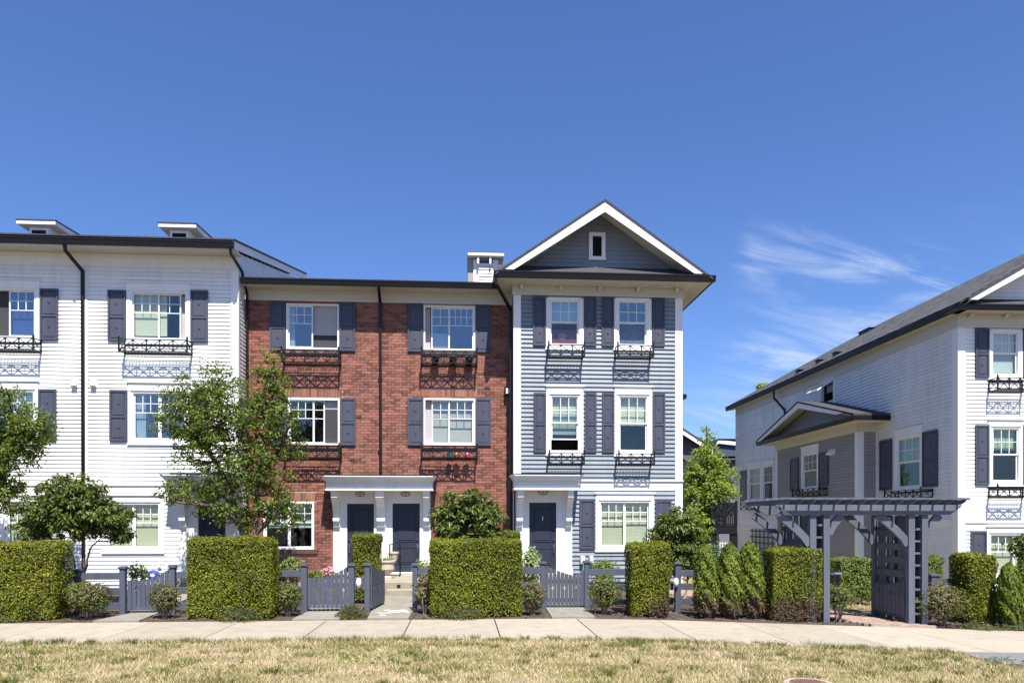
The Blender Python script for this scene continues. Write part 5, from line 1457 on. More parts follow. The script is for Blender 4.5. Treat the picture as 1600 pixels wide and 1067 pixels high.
# ================================================================== DISTANT HOUSES between the two
Yh = 46.0
h1 = thing('distant_grey_house', (WX(1085, Yh), Yh + 3, -.8), 'distant grey gabled house peeking past the blue townhouse', 'building')
xa, xb = WX(1005, Yh), WX(1108, Yh); zp = WZ(1060, 676, Yh); ze = WZ(1100, 702, Yh)
xpk = WX(1052, Yh)
M_DG = material('grey_clapboard_far', (.16, .17, .20), .6, .08, 1, stripes=(2, 7, .8))
m = MB(); m.prism([(xa, -1), (WX(1102, Yh), -1), (WX(1102, Yh), ze), (xpk, WZ(1052, 668, Yh)), (xa, ze)], Yh, Yh + 8, 'y'); m.build('wall', M_DG, h1)
m = MB(); m.prism([(xpk, WZ(1052, 668, Yh)), (xb, WZ(1108, 704, Yh)), (xb, WZ(1108, 700, Yh)), (xpk, WZ(1052, 664, Yh))], Yh - .7, Yh + 8, 'y'); m.prism([(xpk, WZ(1052, 668, Yh)), (xa - .3, WZ(1000, 704, Yh)), (xa - .3, WZ(1000, 700, Yh)), (xpk, WZ(1052, 664, Yh))], Yh - .7, Yh + 8, 'y'); m.build('roof', M_SHING, h1)
m = MB(); m.prism([(xpk, WZ(1052, 674, Yh)), (xb, WZ(1108, 710, Yh)), (xb, WZ(1108, 704.2, Yh)), (xpk, WZ(1052, 668.2, Yh))], Yh - .7, Yh - .64, 'y'); m.build('barge_board', M_WHITE, h1)
m = MB(); m.box(WX(1064, Yh), WX(1102, Yh), Yh - 1.2, Yh - .01, -1, WZ(1080, 722, Yh)); m.build('porch_wall', M_GREY2, h1)
m = MB(); m.prism([(Yh - 1.6, WZ(1080, 726, Yh)), (Yh - .01, WZ(1080, 712, Yh)), (Yh - .01, WZ(1080, 710, Yh)), (Yh - 1.6, WZ(1080, 723, Yh))], WX(1060, Yh), WX(1106, Yh), 'x'); m.build('porch_roof', M_SHING, h1)
a, b, c, d = WX(1066, Yh), WX(1073, Yh), WZ(1070, 742, Yh), WZ(1070, 726, Yh)
m = MB(); m.ring(a, b, c, d, .06, Yh - 1.26, Yh - 1.2); wn = m.build('window', M_WHITE, h1); m = MB(); m.box(a + .06, b - .06, Yh - 1.23, Yh - 1.205, c + .06, d - .06); m.build('glass_pane', M_GLASSD, wn)
h2 = thing('distant_navy_house', (WX(1135, 52), 54, -.8), 'distant house with a navy dormer and grey roof beside the corner house', 'building')
Y2 = 52.0
m = MB(); m.box(WX(1104, Y2), WX(1175, Y2), Y2 + .5, Y2 + 8, -1, WZ(1140, 716, Y2)); m.build('wall', M_DG, h2)
m = MB(); m.prism([(Y2, WZ(1140, 718, Y2)), (Y2 + 4.2, WZ(1140, 700, Y2) + .6), (Y2 + 8.4, WZ(1140, 718, Y2))], WX(1100, Y2), WX(1180, Y2), 'x'); m.build('roof', M_SHING, h2)
m = MB(); zt2 = WZ(1135, 687, Y2); m.prism([(WX(1117, Y2), zt2 - 1.15), (WX(1180, Y2), zt2 - 1.15), (WX(1180, Y2), zt2 - .1), (WX(1124, Y2), zt2 - .1)], Y2 + .3, Y2 + 3, 'y'); m.build('dormer_wall', M_NAVYS, h2)
m = MB(); m.prism([(WX(1115.5, Y2), zt2 - .7), (WX(1123, Y2), zt2), (WX(1180, Y2), zt2 - .25), (WX(1180, Y2), zt2 - .52), (WX(1123, Y2), zt2 - .25)], Y2 + .1, Y2 + .16, 'y'); m.build('dormer_fascia', M_WHITE, h2)
m = MB(); m.prism([(WX(1115.5, Y2), zt2 - .66), (WX(1123, Y2), zt2 + .03), (WX(1180, Y2), zt2 + .03), (WX(1180, Y2), zt2 + .1), (WX(1123, Y2), zt2 + .1)], Y2 + .05, Y2 + 3, 'y'); m.build('dormer_roof', M_SHING, h2)
# eave of a neighbour seen past the blue house edge
Y3 = 41.0
h3 = thing('rear_blue_house', (WX(1040, Y3), Y3 + 3, -.5), 'house behind the blue townhouse showing only its dark eave corner', 'building')
m = MB(); m.box(WX(900, Y3), WX(1062, Y3), Y3 + .6, Y3 + 6, -.6, WZ(1062, 622, Y3)); m.build('wall', M_BLUE, h3)
m = MB(); m.box(WX(898, Y3), WX(1073, Y3), Y3, Y3 + 6.5, WZ(1065, 622, Y3), WZ(1065, 616, Y3)); m.build('gutter', M_GUT, h3)
m = MB(); m.prism([(Y3, WZ(1065, 615.8, Y3)), (Y3 + 3, WZ(1065, 615.8, Y3) + .7), (Y3 + 6.5, WZ(1065, 615.8, Y3))], WX(898, Y3), WX(1072, Y3), 'x'); m.build('roof', M_SHING, h3)

# ================================================================== LANDINGS, STEPS, PATHS
def slab(name, x0, x1, y0, y1, z0, z1, mat, label=None, bevel=.01):
    m = MB(); m.box(x0, x1, y0, y1, z0, z1); o = m.build(name, mat, None, bevel=bevel); o['kind'] = 'structure'; return o
lx0, lx1 = WX(545, 20.8), WX(645.5, 19.2)
slab('porch_landing', lx0, FB.x(668), 19.35, YB - .02, -.1, .345, M_STEP)
slab('porch_step', WX(603, 19), WX(646, 19), 18.95, 19.345, -.1, .175, M_STEP)
m = MB(); a = WX(623, 19.35); m.box(a - .045, a + .045, 19.335, 19.349, .21, .28); m.build('step_light', M_BLACK, None); bpy.data.objects['step_light']['kind'] = 'thing'
tag(bpy.data.objects['step_light'], 'small dark square light set in the concrete step riser', 'step light')
slab('porch_landing', FG.x(818), FG.x(890), 21.0, YG - .01, -.1, .345, M_STEP)
slab('porch_landing', FW.x(290), FW.x(365), 21.0, YW - .01, -.1, .345, M_STEP)
def path(poly, mat=M_CONCP, name='garden_path', dz=.034):
    m = MB(); n = len(poly)
    m.v = [(x, y, gz(x) + dz) for x, y in poly] + [(x, y, gz(x) - .1) for x, y in poly]
    m.f = [tuple(range(n - 1, -1, -1))] + [(i, (i + 1) % n, n + (i + 1) % n, n + i) for i in range(n)]; m.m = [0] * (n + 1)
    o = m.build(name, mat, None); o['kind'] = 'structure'; return o
path([(WX(145, 14.6) , 14.61), (WX(217, 14.6), 14.61), (WX(245, 15.7), 15.75), (WX(247, 16.5), 17.5), (FW.x(345), 20.99), (FW.x(310), 20.99), (WX(205, 17), 17.2), (WX(200, 15.7), 15.75)])
path([(WX(456, 14.6), 14.61), (WX(530, 14.6), 14.61), (WX(546, 15.8), 15.8), (WX(548, 17.6), 17.6), (WX(482, 17.6), 17.6), (WX(480, 15.8), 15.8)])
path([(WX(574, 14.6), 14.61), (WX(638, 14.6), 14.61), (WX(645, 15.8), 15.8), (WX(646, 18.94), 18.94), (WX(602, 18.94), 18.94), (WX(580, 15.8), 15.8)])
path([(WX(862.5, 14.6), 14.61), (WX(930, 14.6), 14.61), (WX(912, 16.1), 16.1), (WX(890, 20.9), 20.98), (WX(828, 20.9), 20.98), (WX(853, 16.1), 16.1)])
# chalk scribble on the right-hand path
M_CHALK = material('white_chalk', (.80, .80, .78), .9, .35, 18)
m = MB(); zc2 = gz(-1) + .0385
def scrib(px0, px1, py, w_, n=14, ph=0):
    for i in range(n):
        ta_, tb_ = i / n, (i + 1) / n
        Yc_ = F_PX * EYE / (py - HOR)
        X0, X1 = WX(px0 + (px1 - px0) * ta_, Yc_), WX(px0 + (px1 - px0) * tb_, Yc_)
        q = .05 * math.sin(ta_ * 9 + ph); q2 = .05 * math.sin(tb_ * 9 + ph)
        m.hexa([(X0, Yc_ + q - w_, zc2 - .003), (X1, Yc_ + q2 - w_, zc2 - .003), (X1, Yc_ + q2 + w_, zc2 - .003), (X0, Yc_ + q + w_, zc2 - .003), (X0, Yc_ + q - w_, zc2), (X1, Yc_ + q2 - w_, zc2), (X1, Yc_ + q2 + w_, zc2), (X0, Yc_ + q + w_, zc2)])
scrib(600, 637, 954.5, .035, 14, .5); scrib(607, 640, 957, .03, 14, 2); scrib(590, 612, 958.5, .02, 8, 1); scrib(593, 603, 962, .02, 5, 3)
ck = m.build('chalk_drawing', M_CHALK, None); ck['kind'] = 'structure'
# brick paver path to the pergola
pav = bpy.data.objects.new('paver_path', None); COL.objects.link(pav); finish(pav, None, (8.5, 15, gz(8.5))); pav['kind'] = 'structure'
path([(WX(1365, 14.6) - .0, 14.61), (WX(1462, 14.6), 14.61), (9.15, 15.4), (9.05, 16.6), (7.6, 19.5), (6.4, 21.5), (5.2, 21.5), (6.6, 18.5), (7.6, 16.2)], M_MORT, 'path_bed', dz=.030)
pm = bpy.data.meshes.new('paver'); q = MB(); q.box(-.098, .098, -.048, .048, -.03, .018)
pm.from_pydata(q.v, [], q.f); pm.materials.append(M_PAVER)
cnt = 0; j = 0; y = 14.66
def inpoly(x, y, P):
    c = False; n = len(P)
    for i in range(n):
        x1, y1 = P[i]; x2, y2 = P[(i + 1) % n]
        if (y1 > y) != (y2 > y) and x < (x2 - x1) * (y - y1) / (y2 - y1) + x1: c = not c
    return c
PP = [(WX(1365, 14.6), 14.61), (WX(1462, 14.6), 14.61), (9.15, 15.4), (9.05, 16.6), (7.6, 19.5), (6.4, 21.5), (5.2, 21.5), (6.6, 18.5), (7.6, 16.2)]
far = MB()
while y < 21.4:
    x = 4.5 + (j % 2) * .1
    while x < 10.5:
        if inpoly(x, y, PP):
            if cnt < 300:
                o = bpy.data.objects.new('paver', pm); COL.objects.link(o)
                finish(o, pav, (x, y, gz(x) + .030 + random.uniform(-.002, .003))); cnt += 1
            else: far.box(x - .098, x + .098, y - .048, y + .048, gz(x) - .004, gz(x) + .048)
        x += .2
    y += .1; j += 1
far.build('paver', M_PAVER, pav, kind='stuff')
# back lawn beyond the pergola
sheet('back_lawn', M_GROUNDL, ([5.0, 6.3, 7.3, 8.3, 9.3, 10.3, 12, 15.2], lambda x: 17.65, lambda x: 44 if x > 6 else 24), dz=-.02)
grass('back_lawn_grass', 5.5, 11.5, 17.2, 21.5, 22000, .05)

# ================================================================== FENCES AND GATES
GF = 'grey picket gates along the front fence'
def fence_post(parent, x, y, ztop, w_=.115, zb=None, lamp=False):
    m = MB(); zb = gz(x) - .05 if zb is None else zb
    m.box(x - w_ / 2, x + w_ / 2, y - w_ / 2, y + w_ / 2, zb, ztop - .05)
    m.box(x - w_ / 2 - .025, x + w_ / 2 + .025, y - w_ / 2 - .025, y + w_ / 2 + .025, ztop - .05, ztop - .02)
    m.box(x - w_ / 2 - .01, x + w_ / 2 + .01, y - w_ / 2 - .01, y + w_ / 2 + .01, ztop - .02, ztop)
    return m.build('post', M_FENCE, parent, bevel=.004)
def bulk_lamp(x, y, z, label, face=-1):
    m = MB(); m.box(x - .04, x + .04, y - .03, y, z - .11, z + .10); t = m.build('bulkhead_lamp', M_PLAST, None)
    g = MB(); g.lathe(x, 0, [(.012, z - .10), (.048, z - .08), (.062, z), (.05, z + .07), (.012, z + .095)], 12)
    g.v = [(a, y - .031 + min(0, b) * 1.0, c) for a, b, c in g.v]
    g.build('lamp_glass', M_LAMP, t, smooth=True)
    return tag(t, label, 'lamp', 'oval lamps on fence posts')
def rails(parent, x0, x1, y, zs, h=.14):
    for z in zs:
        m = MB(); m.box(x0, x1, y - .02, y + .02, z - h / 2, z + h / 2); m.build('rail', M_FENCE, parent, bevel=.003)
YF = 15.8
def zf_(px, py): return WZ(px, py, YF)
def gate(F, x0, x1, n, topf, zb, label, name='picket_gate', holes=(), group=GF, diam_z=None, dn=(2, 5, 8)):
    """F: frame of the gate plane"""
    p0 = F.M @ Vector((x0, 0, 0)); t = thing(name, (p0.x, p0.y, zb), label, 'gate', group)
    w_ = (x1 - x0) / n
    dz_ = diam_z or zb + .45
    for i in range(n):
        a, b = x0 + i * w_ + .007, x0 + (i + 1) * w_ - .007
        za, zb_ = topf((a - x0) / (x1 - x0)), topf((b - x0) / (x1 - x0))
        m = MB()
        q = .028
        L_ = [(a, zb), (a, za), (b, zb_), (b, zb)]
        if (i in [d - 1 for d in dn]): L_ = [(a, zb), (a, za), (b, zb_), (b, dz_ + q * 1.5), (b - q, dz_), (b, dz_ - q * 1.5), (b, zb)]
        if (i in dn): L_ = [(a, zb), (a, dz_ - q * 1.5), (a + q, dz_), (a, dz_ + q * 1.5), (a, za), (b, zb_), (b, zb)]
        # picket as two convex halves when notched
        if len(L_) == 4: m.prism(L_, -.012, .012, 'y')
        else:
            m.prism([(a, zb), (b, zb), (b, dz_ - q * 1.5), (a, dz_ - q * 1.5)], -.012, .012, 'y')
            m.prism([(a, dz_ + q * 1.5), (b, dz_ + q * 1.5), (b, zb_), (a, za)], -.012, .012, 'y')
            if i in dn: m.prism([(a, dz_ - q * 1.5), (b, dz_ - q * 1.5), (b, dz_), (a + q, dz_)], -.012, .012, 'y'); m.prism([(a + q, dz_), (b, dz_), (b, dz_ + q * 1.5), (a, dz_ + q * 1.5)], -.012, .012, 'y')
            else: m.prism([(a, dz_ - q * 1.5), (b, dz_ - q * 1.5), (b - q, dz_), (a, dz_)], -.012, .012, 'y'); m.prism([(a, dz_), (b - q, dz_), (b, dz_ + q * 1.5), (a, dz_ + q * 1.5)], -.012, .012, 'y')
        m.build('picket', M_FENCE, t, F.M)
    for z in (zb + .12, min(topf(.2), topf(.8)) - .16):
        m = MB(); m.box(x0 + .01, x1 - .01, .0125, .045, z - .045, z + .045); m.build('rail', M_FENCE, t, F.M)
    return t
FF = Frame(0, YF, 0)
# gate 1 and its fence
f1 = thing('rail_fence', (WX(155, YF), YF, 0), 'grey three-rail fence with posts beside the leftmost gate', 'fence', 'sections of grey rail fence')
fence_post(f1, WX(192.5, YF), YF, zf_(192, 884)); fence_post(f1, WX(270, YF), YF, zf_(270, 882.5)); fence_post(f1, WX(122, YF), YF, zf_(122, 888))
rails(f1, WX(125, YF), WX(187, YF), YF, [zf_(150, 900), zf_(150, 923.5), zf_(150, 946.5)]); rails(f1, WX(276, YF), WX(300, YF), YF, [zf_(280, 898), zf_(280, 922), zf_(280, 945)])
rails(f1, WX(-60, YF), WX(118, YF), YF, [zf_(60, 900), zf_(60, 923.5), zf_(60, 946.5)])
za, zb2 = zf_(230, 906), zf_(230, 889)
gate(FF, WX(199, YF), WX(264, YF), 9, lambda t: za + (zb2 - za) * max(0, (t - .3) / .7) ** 1.7, zf_(230, 952.5), 'closed grey picket gate with sloping top beside the far left hedge', dn=(2,))
# gate 2
f2 = thing('rail_fence', (WX(520, YF), YF, 0), 'grey fence posts and lamp rail between the two brick-house gates', 'fence', 'sections of grey rail fence')
fence_post(f2, WX(475.5, YF), YF, zf_(475, 880), .125); fence_post(f2, WX(549, YF), YF, zf_(549, 880), .125); fence_post(f2, WX(574, YF), YF, zf_(574, 879.5), .11)
rails(f2, WX(441, YF), WX(471, YF), YF, [zf_(455, 895.5), zf_(455, 922), zf_(455, 944)]); 
m = MB(); m.box(WX(554, YF), WX(570, YF), YF - .02, YF + .02, zf_(560, 918), zf_(560, 901)); m.build('rail', M_FENCE, f2, bevel=.003)
za2, zb3 = zf_(500, 902), zf_(500, 884.5)
gate(FF, WX(480.5, YF), WX(543.5, YF), 9, lambda t: za2 + (zb3 - za2) * max(0, (t - .3) / .7) ** 1.7, zf_(510, 949.5), 'closed grey picket gate with three diamond cutouts left of the brick steps', dn=(2, 5, 8), diam_z=zf_(510, 921.5))
bulk_lamp(WX(561, YF), YF - .02, zf_(561, 910), 'oval white lamp on the short rail between two grey posts')
# gate 3, standing open inwards
hx_ = WX(579.5, YF); ex_, ey_ = WX(600.6, 17.1), 17.1
L3g = math.hypot(ex_ - hx_, ey_ - YF); FO = Frame(hx_, YF, math.atan2(ey_ - YF, ex_ - hx_))
gate(FO, .03, L3g, 9, lambda t: zf_(580, 880) - (zf_(580, 880) - zf_(580, 897)) * (1 - (1 - min(1, t / .75)) ** 1.7) , .09, 'grey picket gate standing open inwards at the concrete steps', dn=(2, 5, 8), diam_z=zf_(590, 919))
f3 = thing('rail_fence', (WX(660, YF), YF, 0), 'short grey post and two-rail fence right of the open gate', 'fence', 'sections of grey rail fence')
fence_post(f3, WX(648.3, YF), YF, zf_(648, 880), .105); rails(f3, WX(652, YF), WX(690, YF), YF, [zf_(660, 892), zf_(660, 915.5), zf_(660, 940)])
rails(f3, WX(690, YF) + .002, WX(846, YF) , YF, [zf_(660, 892), zf_(660, 915.5), zf_(660, 940)])
# gate 4
Y4 = 16.2
f4 = thing('rail_fence', (WX(950, Y4), Y4, gz(WX(950, Y4))), 'grey three-rail fence right of the blue-house gate with a lamp post', 'fence', 'sections of grey rail fence')
fence_post(f4, WX(848, Y4), Y4, WZ(848, 877, Y4), .11); fence_post(f4, WX(916.5, Y4), Y4, WZ(916, 875.5, Y4), .11)
rails(f4, WX(920.5, Y4), WX(1052, Y4), Y4, [WZ(946, 893.5, Y4), WZ(946, 917, Y4), WZ(946, 940, Y4)])
fence_post(f4, WX(1054.5, Y4), Y4 - .2, WZ(1054, 877.7, Y4 - .2), .125)
rails(f4, WX(1058.5, Y4), WX(1250, Y4), Y4, [WZ(1070, 895, Y4), WZ(1070, 916, Y4), WZ(1070, 939.5, Y4)])
fence_post(f4, WX(1151, Y4), Y4, WZ(1151, 868, Y4), .115)
bulk_lamp(WX(1055.5, Y4 - .26), Y4 - .265, WZ(1055, 908, Y4), 'oval white lamp on the post right of the square hedge')
z4a, z4b, z4c = WZ(850, 882, Y4), WZ(890, 898.5, Y4), WZ(912, 889.5, Y4)
gate(Frame(0, Y4, 0), WX(851.5, Y4), WX(912.5, Y4), 10, lambda t: z4a + (z4b - z4a) * min(1, t / .7) ** .8 if t < .7 else z4b + (z4c - z4b) * ((t - .7) / .3) ** 1.6, WZ(880, 946, Y4), 'closed grey picket gate with diamond cutouts below the blue house door', dn=(2, 5, 8), diam_z=WZ(880, 918, Y4))
# right-hand fence by the pergola
f5 = thing('rail_fence', (10, 15.9, gz(10)), 'dark grey fence post and rails right of the pergola', 'fence', 'sections of grey rail fence')
Y5 = 15.9
m = MB(); x5 = WX(1457.5, Y5); fence_post(f5, x5, Y5, WZ(1457, 896, Y5), .17); rails(f5, x5 + .09, x5 + 6, Y5, [WZ(1457, 908, Y5), WZ(1457, 932, Y5), WZ(1457, 955, Y5)])
lt = thing('path_light', (WX(1307, 17.2), 17.2, gz(6.8)), 'low bollard light with pyramid cap behind the small leafy shrub', 'path light')
x_ = WX(1307, 17.2); z_ = WZ(1307, 897, 17.2)
m = MB(); m.add([(x_ - .14, 17.06, z_ - .0), (x_ + .14, 17.06, z_), (x_ + .14, 17.34, z_), (x_ - .14, 17.34, z_), (x_, 17.2, z_ + .075)], [(3, 2, 1, 0), (0, 1, 4), (1, 2, 4), (2, 3, 4), (3, 0, 4)]); m.build('cap', M_GREY2, lt)
m = MB(); m.box(x_ - .05, x_ + .05, 17.15, 17.25, gz(x_), z_ - .001); m.build('post', M_FENCE, lt)

# ================================================================== PERGOLA
Yp0, Yp1 = 14.95, 16.25
tp = thing('garden_pergola', (8.6, 15.6, gz(8.6)), 'slate grey garden pergola with lattice sides over the paver path', 'pergola')
zbb, zbt_ = WZ(1350, 804, Yp0), WZ(1350, 788.5, Yp0)
PW = .135
def ppost(px, Y, w_=PW):
    x = WX(px, Yp0) if not isinstance(px, tuple) else px[0]
    m = MB(); m.box(x - w_ / 2, x + w_ / 2, Y - w_ / 2, Y + w_ / 2, gz(x) - .05, zbb); m.build('post', M_PERG, tp, bevel=.004); return x
xL = [ppost(1268.5, Yp0), ppost(1289.5, Yp0)]; xR = [ppost(1422, Yp0), ppost(1442.5, Yp0)]
for x in xL + xR: ppost((x,), Yp1)
for xp in (xL, xR):
    zz = gz(xp[0]) + .25; k = 0
    while zz < zbb - .1:          # ladder rungs between the paired posts
        for Y in (Yp0, Yp1):
            m = MB(); m.box(xp[0] + PW / 2, xp[1] - PW / 2, Y - .015, Y + .015, zz - .022, zz + .022); m.build('rung', M_PERG, tp)
        zz += .255
    for s_, x in ((0, xp[0]), (1, xp[1])):   # side panels: broad boards with square openings
        yA, yB = Yp0 + PW / 2, Yp1 - PW / 2; w_ = (yB - yA)
        for k in range(3):
            m = MB(); yy_ = yA + .02 + (w_ - .04) * (k + .5) / 3; bw_ = .30 if k != 1 else .13
            m.box(x - .012, x + .012, yy_ - bw_ / 2, yy_ + bw_ / 2, gz(x) + .02, zbb - .02); m.build('side_slat', M_PERG, tp)
        zz = gz(x) + .2
        while zz < zbb - .12:
            m = MB(); m.box(x - .035, x - .013, yA, yB, zz - .075, zz + .075); m.build('side_rail', M_PERG, tp); zz += .29
for x, sg in ((xL[0], -1), (xL[1], 1), (xR[0], -1), (xR[1], 1)):   # knee braces
    for Y in (Yp0, Yp1):
        m = MB(); a = Vector((x + sg * PW / 2, Y, zbb - .62)); pts = [a + Vector((sg * (.64 if sg < 0 else .44) * t ** 1.3, 0, .61 * t)) for t in (0, .25, .5, .75, 1)]
        if (x, sg) in ((xL[1], 1), (xR[1], 1)): pts = [a + (p - a) * .62 + Vector((0, 0, .23)) for p in pts]
        for i in range(4): m.bar(pts[i] - (pts[i + 1] - pts[i]) * .08, pts[i + 1] + (pts[i + 1] - pts[i]) * .08, .075 + .0011 * i, .155)
        m.build('knee_brace', M_PERG, tp)
bx0, bx1 = WX(1213, Yp0), WX(1499, Yp0)
for Y in (Yp0 - .085, Yp0 + .085, Yp1 - .085, Yp1 + .085):
    m = MB(); q = .28
    m.prism([(bx0, zbt_), (bx0 + .05, zbt_ - .06), (bx0 + q, zbb), (bx1 - q, zbb), (bx1 - .05, zbt_ - .06), (bx1, zbt_)], Y - .02, Y + .02, 'y'); m.build('beam', M_PERG, tp, bevel=.003)
nr = 15
for k in range(nr):
    x = bx0 + .12 + (bx1 - bx0 - .24) * k / (nr - 1)
    m = MB(); m.prism([(Yp0 - .38, zbt_ + .005 + .10), (Yp0 - .35, zbt_ + .06), (Yp0 - .2, zbt_ + .002), (Yp1 + .3, zbt_ + .002), (Yp1 + .48, zbt_ + .06), (Yp1 + .5, zbt_ + .105)], x - .019, x + .019, 'x'); m.build('rafter', M_PERG, tp)
for k in range(6):
    Y = Yp0 - .28 + (Yp1 - Yp0 + .6) * k / 5
    m = MB(); m.box(bx0 - .05, bx1 + .02, Y - .02, Y + .02, zbt_ + .106, zbt_ + .145); m.build('batten', M_PERG, tp)
# its gate, folded back along the right side
gx0, gx1 = WX(1362, 16.2), WX(1412, 15.05)
gp = Frame(gx0, 16.2, math.atan2(15.02 - 16.2, gx1 - gx0)); Lg = math.hypot(gx1 - gx0, 1.18)
zt0 = WZ(1362, 909, 16.2)
gate(gp, 0, Lg, 8, lambda t: zt0 + .0 - .02 * math.sin(t * 3.1) + .24 * max(0, t - .35) ** 1.3, WZ(1390, 956, 15.6), 'dark picket gate folded open inside the pergola', dn=(2, 5))

# ================================================================== SMALL THINGS BY THE DOORS
Yu = 20.6
ux_ = WX(605, Yu); zu0 = .345
ur = thing('stone_urn', (ux_, Yu, zu0), 'squat stone urn planter on a pedestal by the right brick-house door', 'planter')
zt = WZ(605, 875, Yu)
m = MB(); m.lathe(ux_, Yu, [(.02, zu0), (.15, zu0), (.15, zu0 + .05), (.09, zu0 + .08), (.075, zu0 + .13), (.15, zu0 + .17), (.20, zu0 + .26), (.205, zt - .06), (.24, zt - .045), (.24, zt), (.2, zt), (.18, zt - .03), (.01, zt - .03)], 20); m.build('bowl', M_STONE, ur, smooth=False)
n = 260; P = np.stack([RNG.normal(ux_, .08, n), RNG.normal(Yu, .08, n), zt + RNG.uniform(0, .06, n)], 1); leaf_object('plant', L_PRIVET, ur, P, np.tile([0, -.3, 1.], (n, 1)), .05, .02)
ch = thing('metal_chair', (ux_ + .1, Yu + .8, .345), 'small black metal chair with a clay pot behind the stone urn', 'chair')
cx, cy = ux_ + .12, Yu + .8
m = MB()
for a in (-.17, .17):
    m.tube([(cx + a, cy - .17, .345), (cx + a, cy - .16, .77)], .012, 6); m.tube([(cx + a, cy + .2, .345), (cx + a * .95, cy + .16, .77), (cx + a * .9, cy + .22, 1.28)], .014, 6)
    m.tube([(cx + a, cy - .16, .98), (cx + a, cy + .18, 1.0)], .012, 6); m.tube([(cx + a, cy - .16, .77), (cx + a, cy - .16, .98)], .012, 6)
m.build('frame', M_BLACK, ch); m = MB(); m.box(cx - .19, cx + .19, cy - .18, cy + .18, .77, .79); m.build('seat', M_BLACK, ch)
m = MB()
for k in range(5): m.tube([(cx - .14 + k * .07, cy + .165, .80), (cx - .13 + k * .065, cy + .21, 1.24)], .008, 5)
m.tube([(cx - .155, cy + .22, 1.24), (cx, cy + .23, 1.29), (cx + .155, cy + .22, 1.24)], .013, 6); m.build('backrest', M_BLACK, ch)
tag(MB().lathe(cx, cy, [(.08, .791), (.12, 1.0), (.135, 1.0), (.135, 1.05), (.11, 1.05), (.10, 1.02), (.01, 1.02)], 16).build('clay_pot', M_STONE, None), 'clay flower pot standing on the black metal chair', 'pot')
# thin black stake lantern left of it
x_ = WX(595.5, 18.4); ls = thing('stake_lantern', (x_, 18.4, 0), 'thin black stake lantern beside the small clipped hedge', 'garden light')
zt = WZ(595, 833, 18.4); m = MB(); m.tube([(x_, 18.4, 0), (x_, 18.4, zt - .22)], .013, 6); m.build('stake', M_BLACK, ls); m = MB(); m.lathe(x_, 18.4, [(.01, zt - .23), (.04, zt - .21), (.045, zt - .1), (.06, zt - .09), (.02, zt - .04), (.022, zt - .02), (.004, zt)], 10); m.build('lantern', M_BLACK, ls)
# coiled hose behind gate 1
x_, z_ = WX(240, 21.8), WZ(240, 898, 21.8)
m = MB()
for k in range(4):
    r_ = .17 - k * .03; m.tube([(x_ + r_ * math.cos(i * .5236), 21.78 - k * .02, z_ + r_ * .8 * math.sin(i * .5236)) for i in range(13)], .02, 6, False)
tag(m.build('coiled_hose', M_HOSE, None, smooth=True), 'coiled blue hose hanging on white siding behind the leftmost gate', 'hose')
# pots in the planters of the brick house
def pot(x, y, z, mat, label, r_=.075, h=.13, plant=True):
    t = MB().lathe(x, y, [(r_ * .65, z), (r_, z + h * .5), (r_ * .95, z + h * .9), (r_ * 1.08, z + h), (r_ * .8, z + h), (r_ * .7, z + h * .85), (.01, z + h * .85)], 14).build('flower_pot', mat, None)
    tag(t, label, 'pot', 'pots in window planters')
    if plant:
        n = 60; P = np.stack([RNG.normal(x, r_ * .6, n), RNG.normal(y, r_ * .6, n), z + h + RNG.uniform(-.01, .07, n)], 1); leaf_object('plant', L_SHRUB, t, P, np.tile([0, -.3, 1.], (n, 1)), .045, .02)
zfl2 = FB.z(702, 715, -.42) + .02; zfl3 = FB.z(702, 567.5, -.42) + .02
for px, mt, lb in ((702.5, M_TEAL, 'round teal pot in the lower right brick-house window box'), (714.5, M_ORANGE, 'round orange pot between teal and pink pots in the window box'), (730.5, M_PINK, 'round pink pot at the right of the lower window box')):
    pot(FB.x(px, -.3), YB - .3, zfl2, mt, lb, .09, .17, False)
for px, lb in ((680, 'dark plant pot at the left of the upper right window box'), (708, 'dark plant pot in the middle of the upper right window box'), (733, 'dark plant pot with orange bloom at the right of the upper window box')):
    pot(FB.x(px, -.22), YB - .22, zfl3, M_GUT, lb, .12, .2)

# ================================================================== HEDGES
HY = 14.78
def hpx(px0, px1, pyt, Y0, label, depth_=.85, **kw):
    depth_ *= .8; Yk = Y0 + depth_
    return hedge(WX(px0, Yk if px0 > 722 else Y0), WX(px1, Yk if px1 < 722 else Y0), Y0, Y0 + depth_, WZ((px0 + px1) / 2, pyt, Y0), label, **kw)
hpx(-70, 116, 846.5, HY, 'wide clipped hedge at the far left edge of the frontage', seed=1)
hpx(287.5, 438.5, 841, HY, 'wide clipped box hedge in front of the tall tree', seed=2, brown=.06)
hpx(671, 816, 843.5, HY, 'wide clipped box hedge beneath the glossy laurel beside the brick house', seed=3, brown=.02)
hpx(974.5, 1050, 848.5, HY, 'narrow tall clipped hedge with browned foot in front of blue house', seed=4, brown=.42)
hpx(1187, 1287, 856.5, HY + .05, 'clipped hedge with dead brown lower band left of the pergola', seed=5, brown=.40)
hpx(1482, 1560, 866, 15.3, 'broad leafy clipped hedge right of the pergola behind the brown bush', seed=6, size=.05, wob=.06, brown=.1)
hpx(549, 596.5, 835, 17.9, 'narrow clipped hedge standing between the two brick-house doors', seed=7, depth_=.8, round_=.08)
hpx(775, 815, 829, 17.0, 'small hedge top peeping behind the wide hedge at the blue house', seed=8)
hpx(1293, 1372, 872, 19.2, 'loose pale privet hedge behind the left side of the pergola', mat=L_PRIVET, seed=9, size=.06, wob=.08, group='privet hedges behind the pergola', dens=2600, brown=.2)
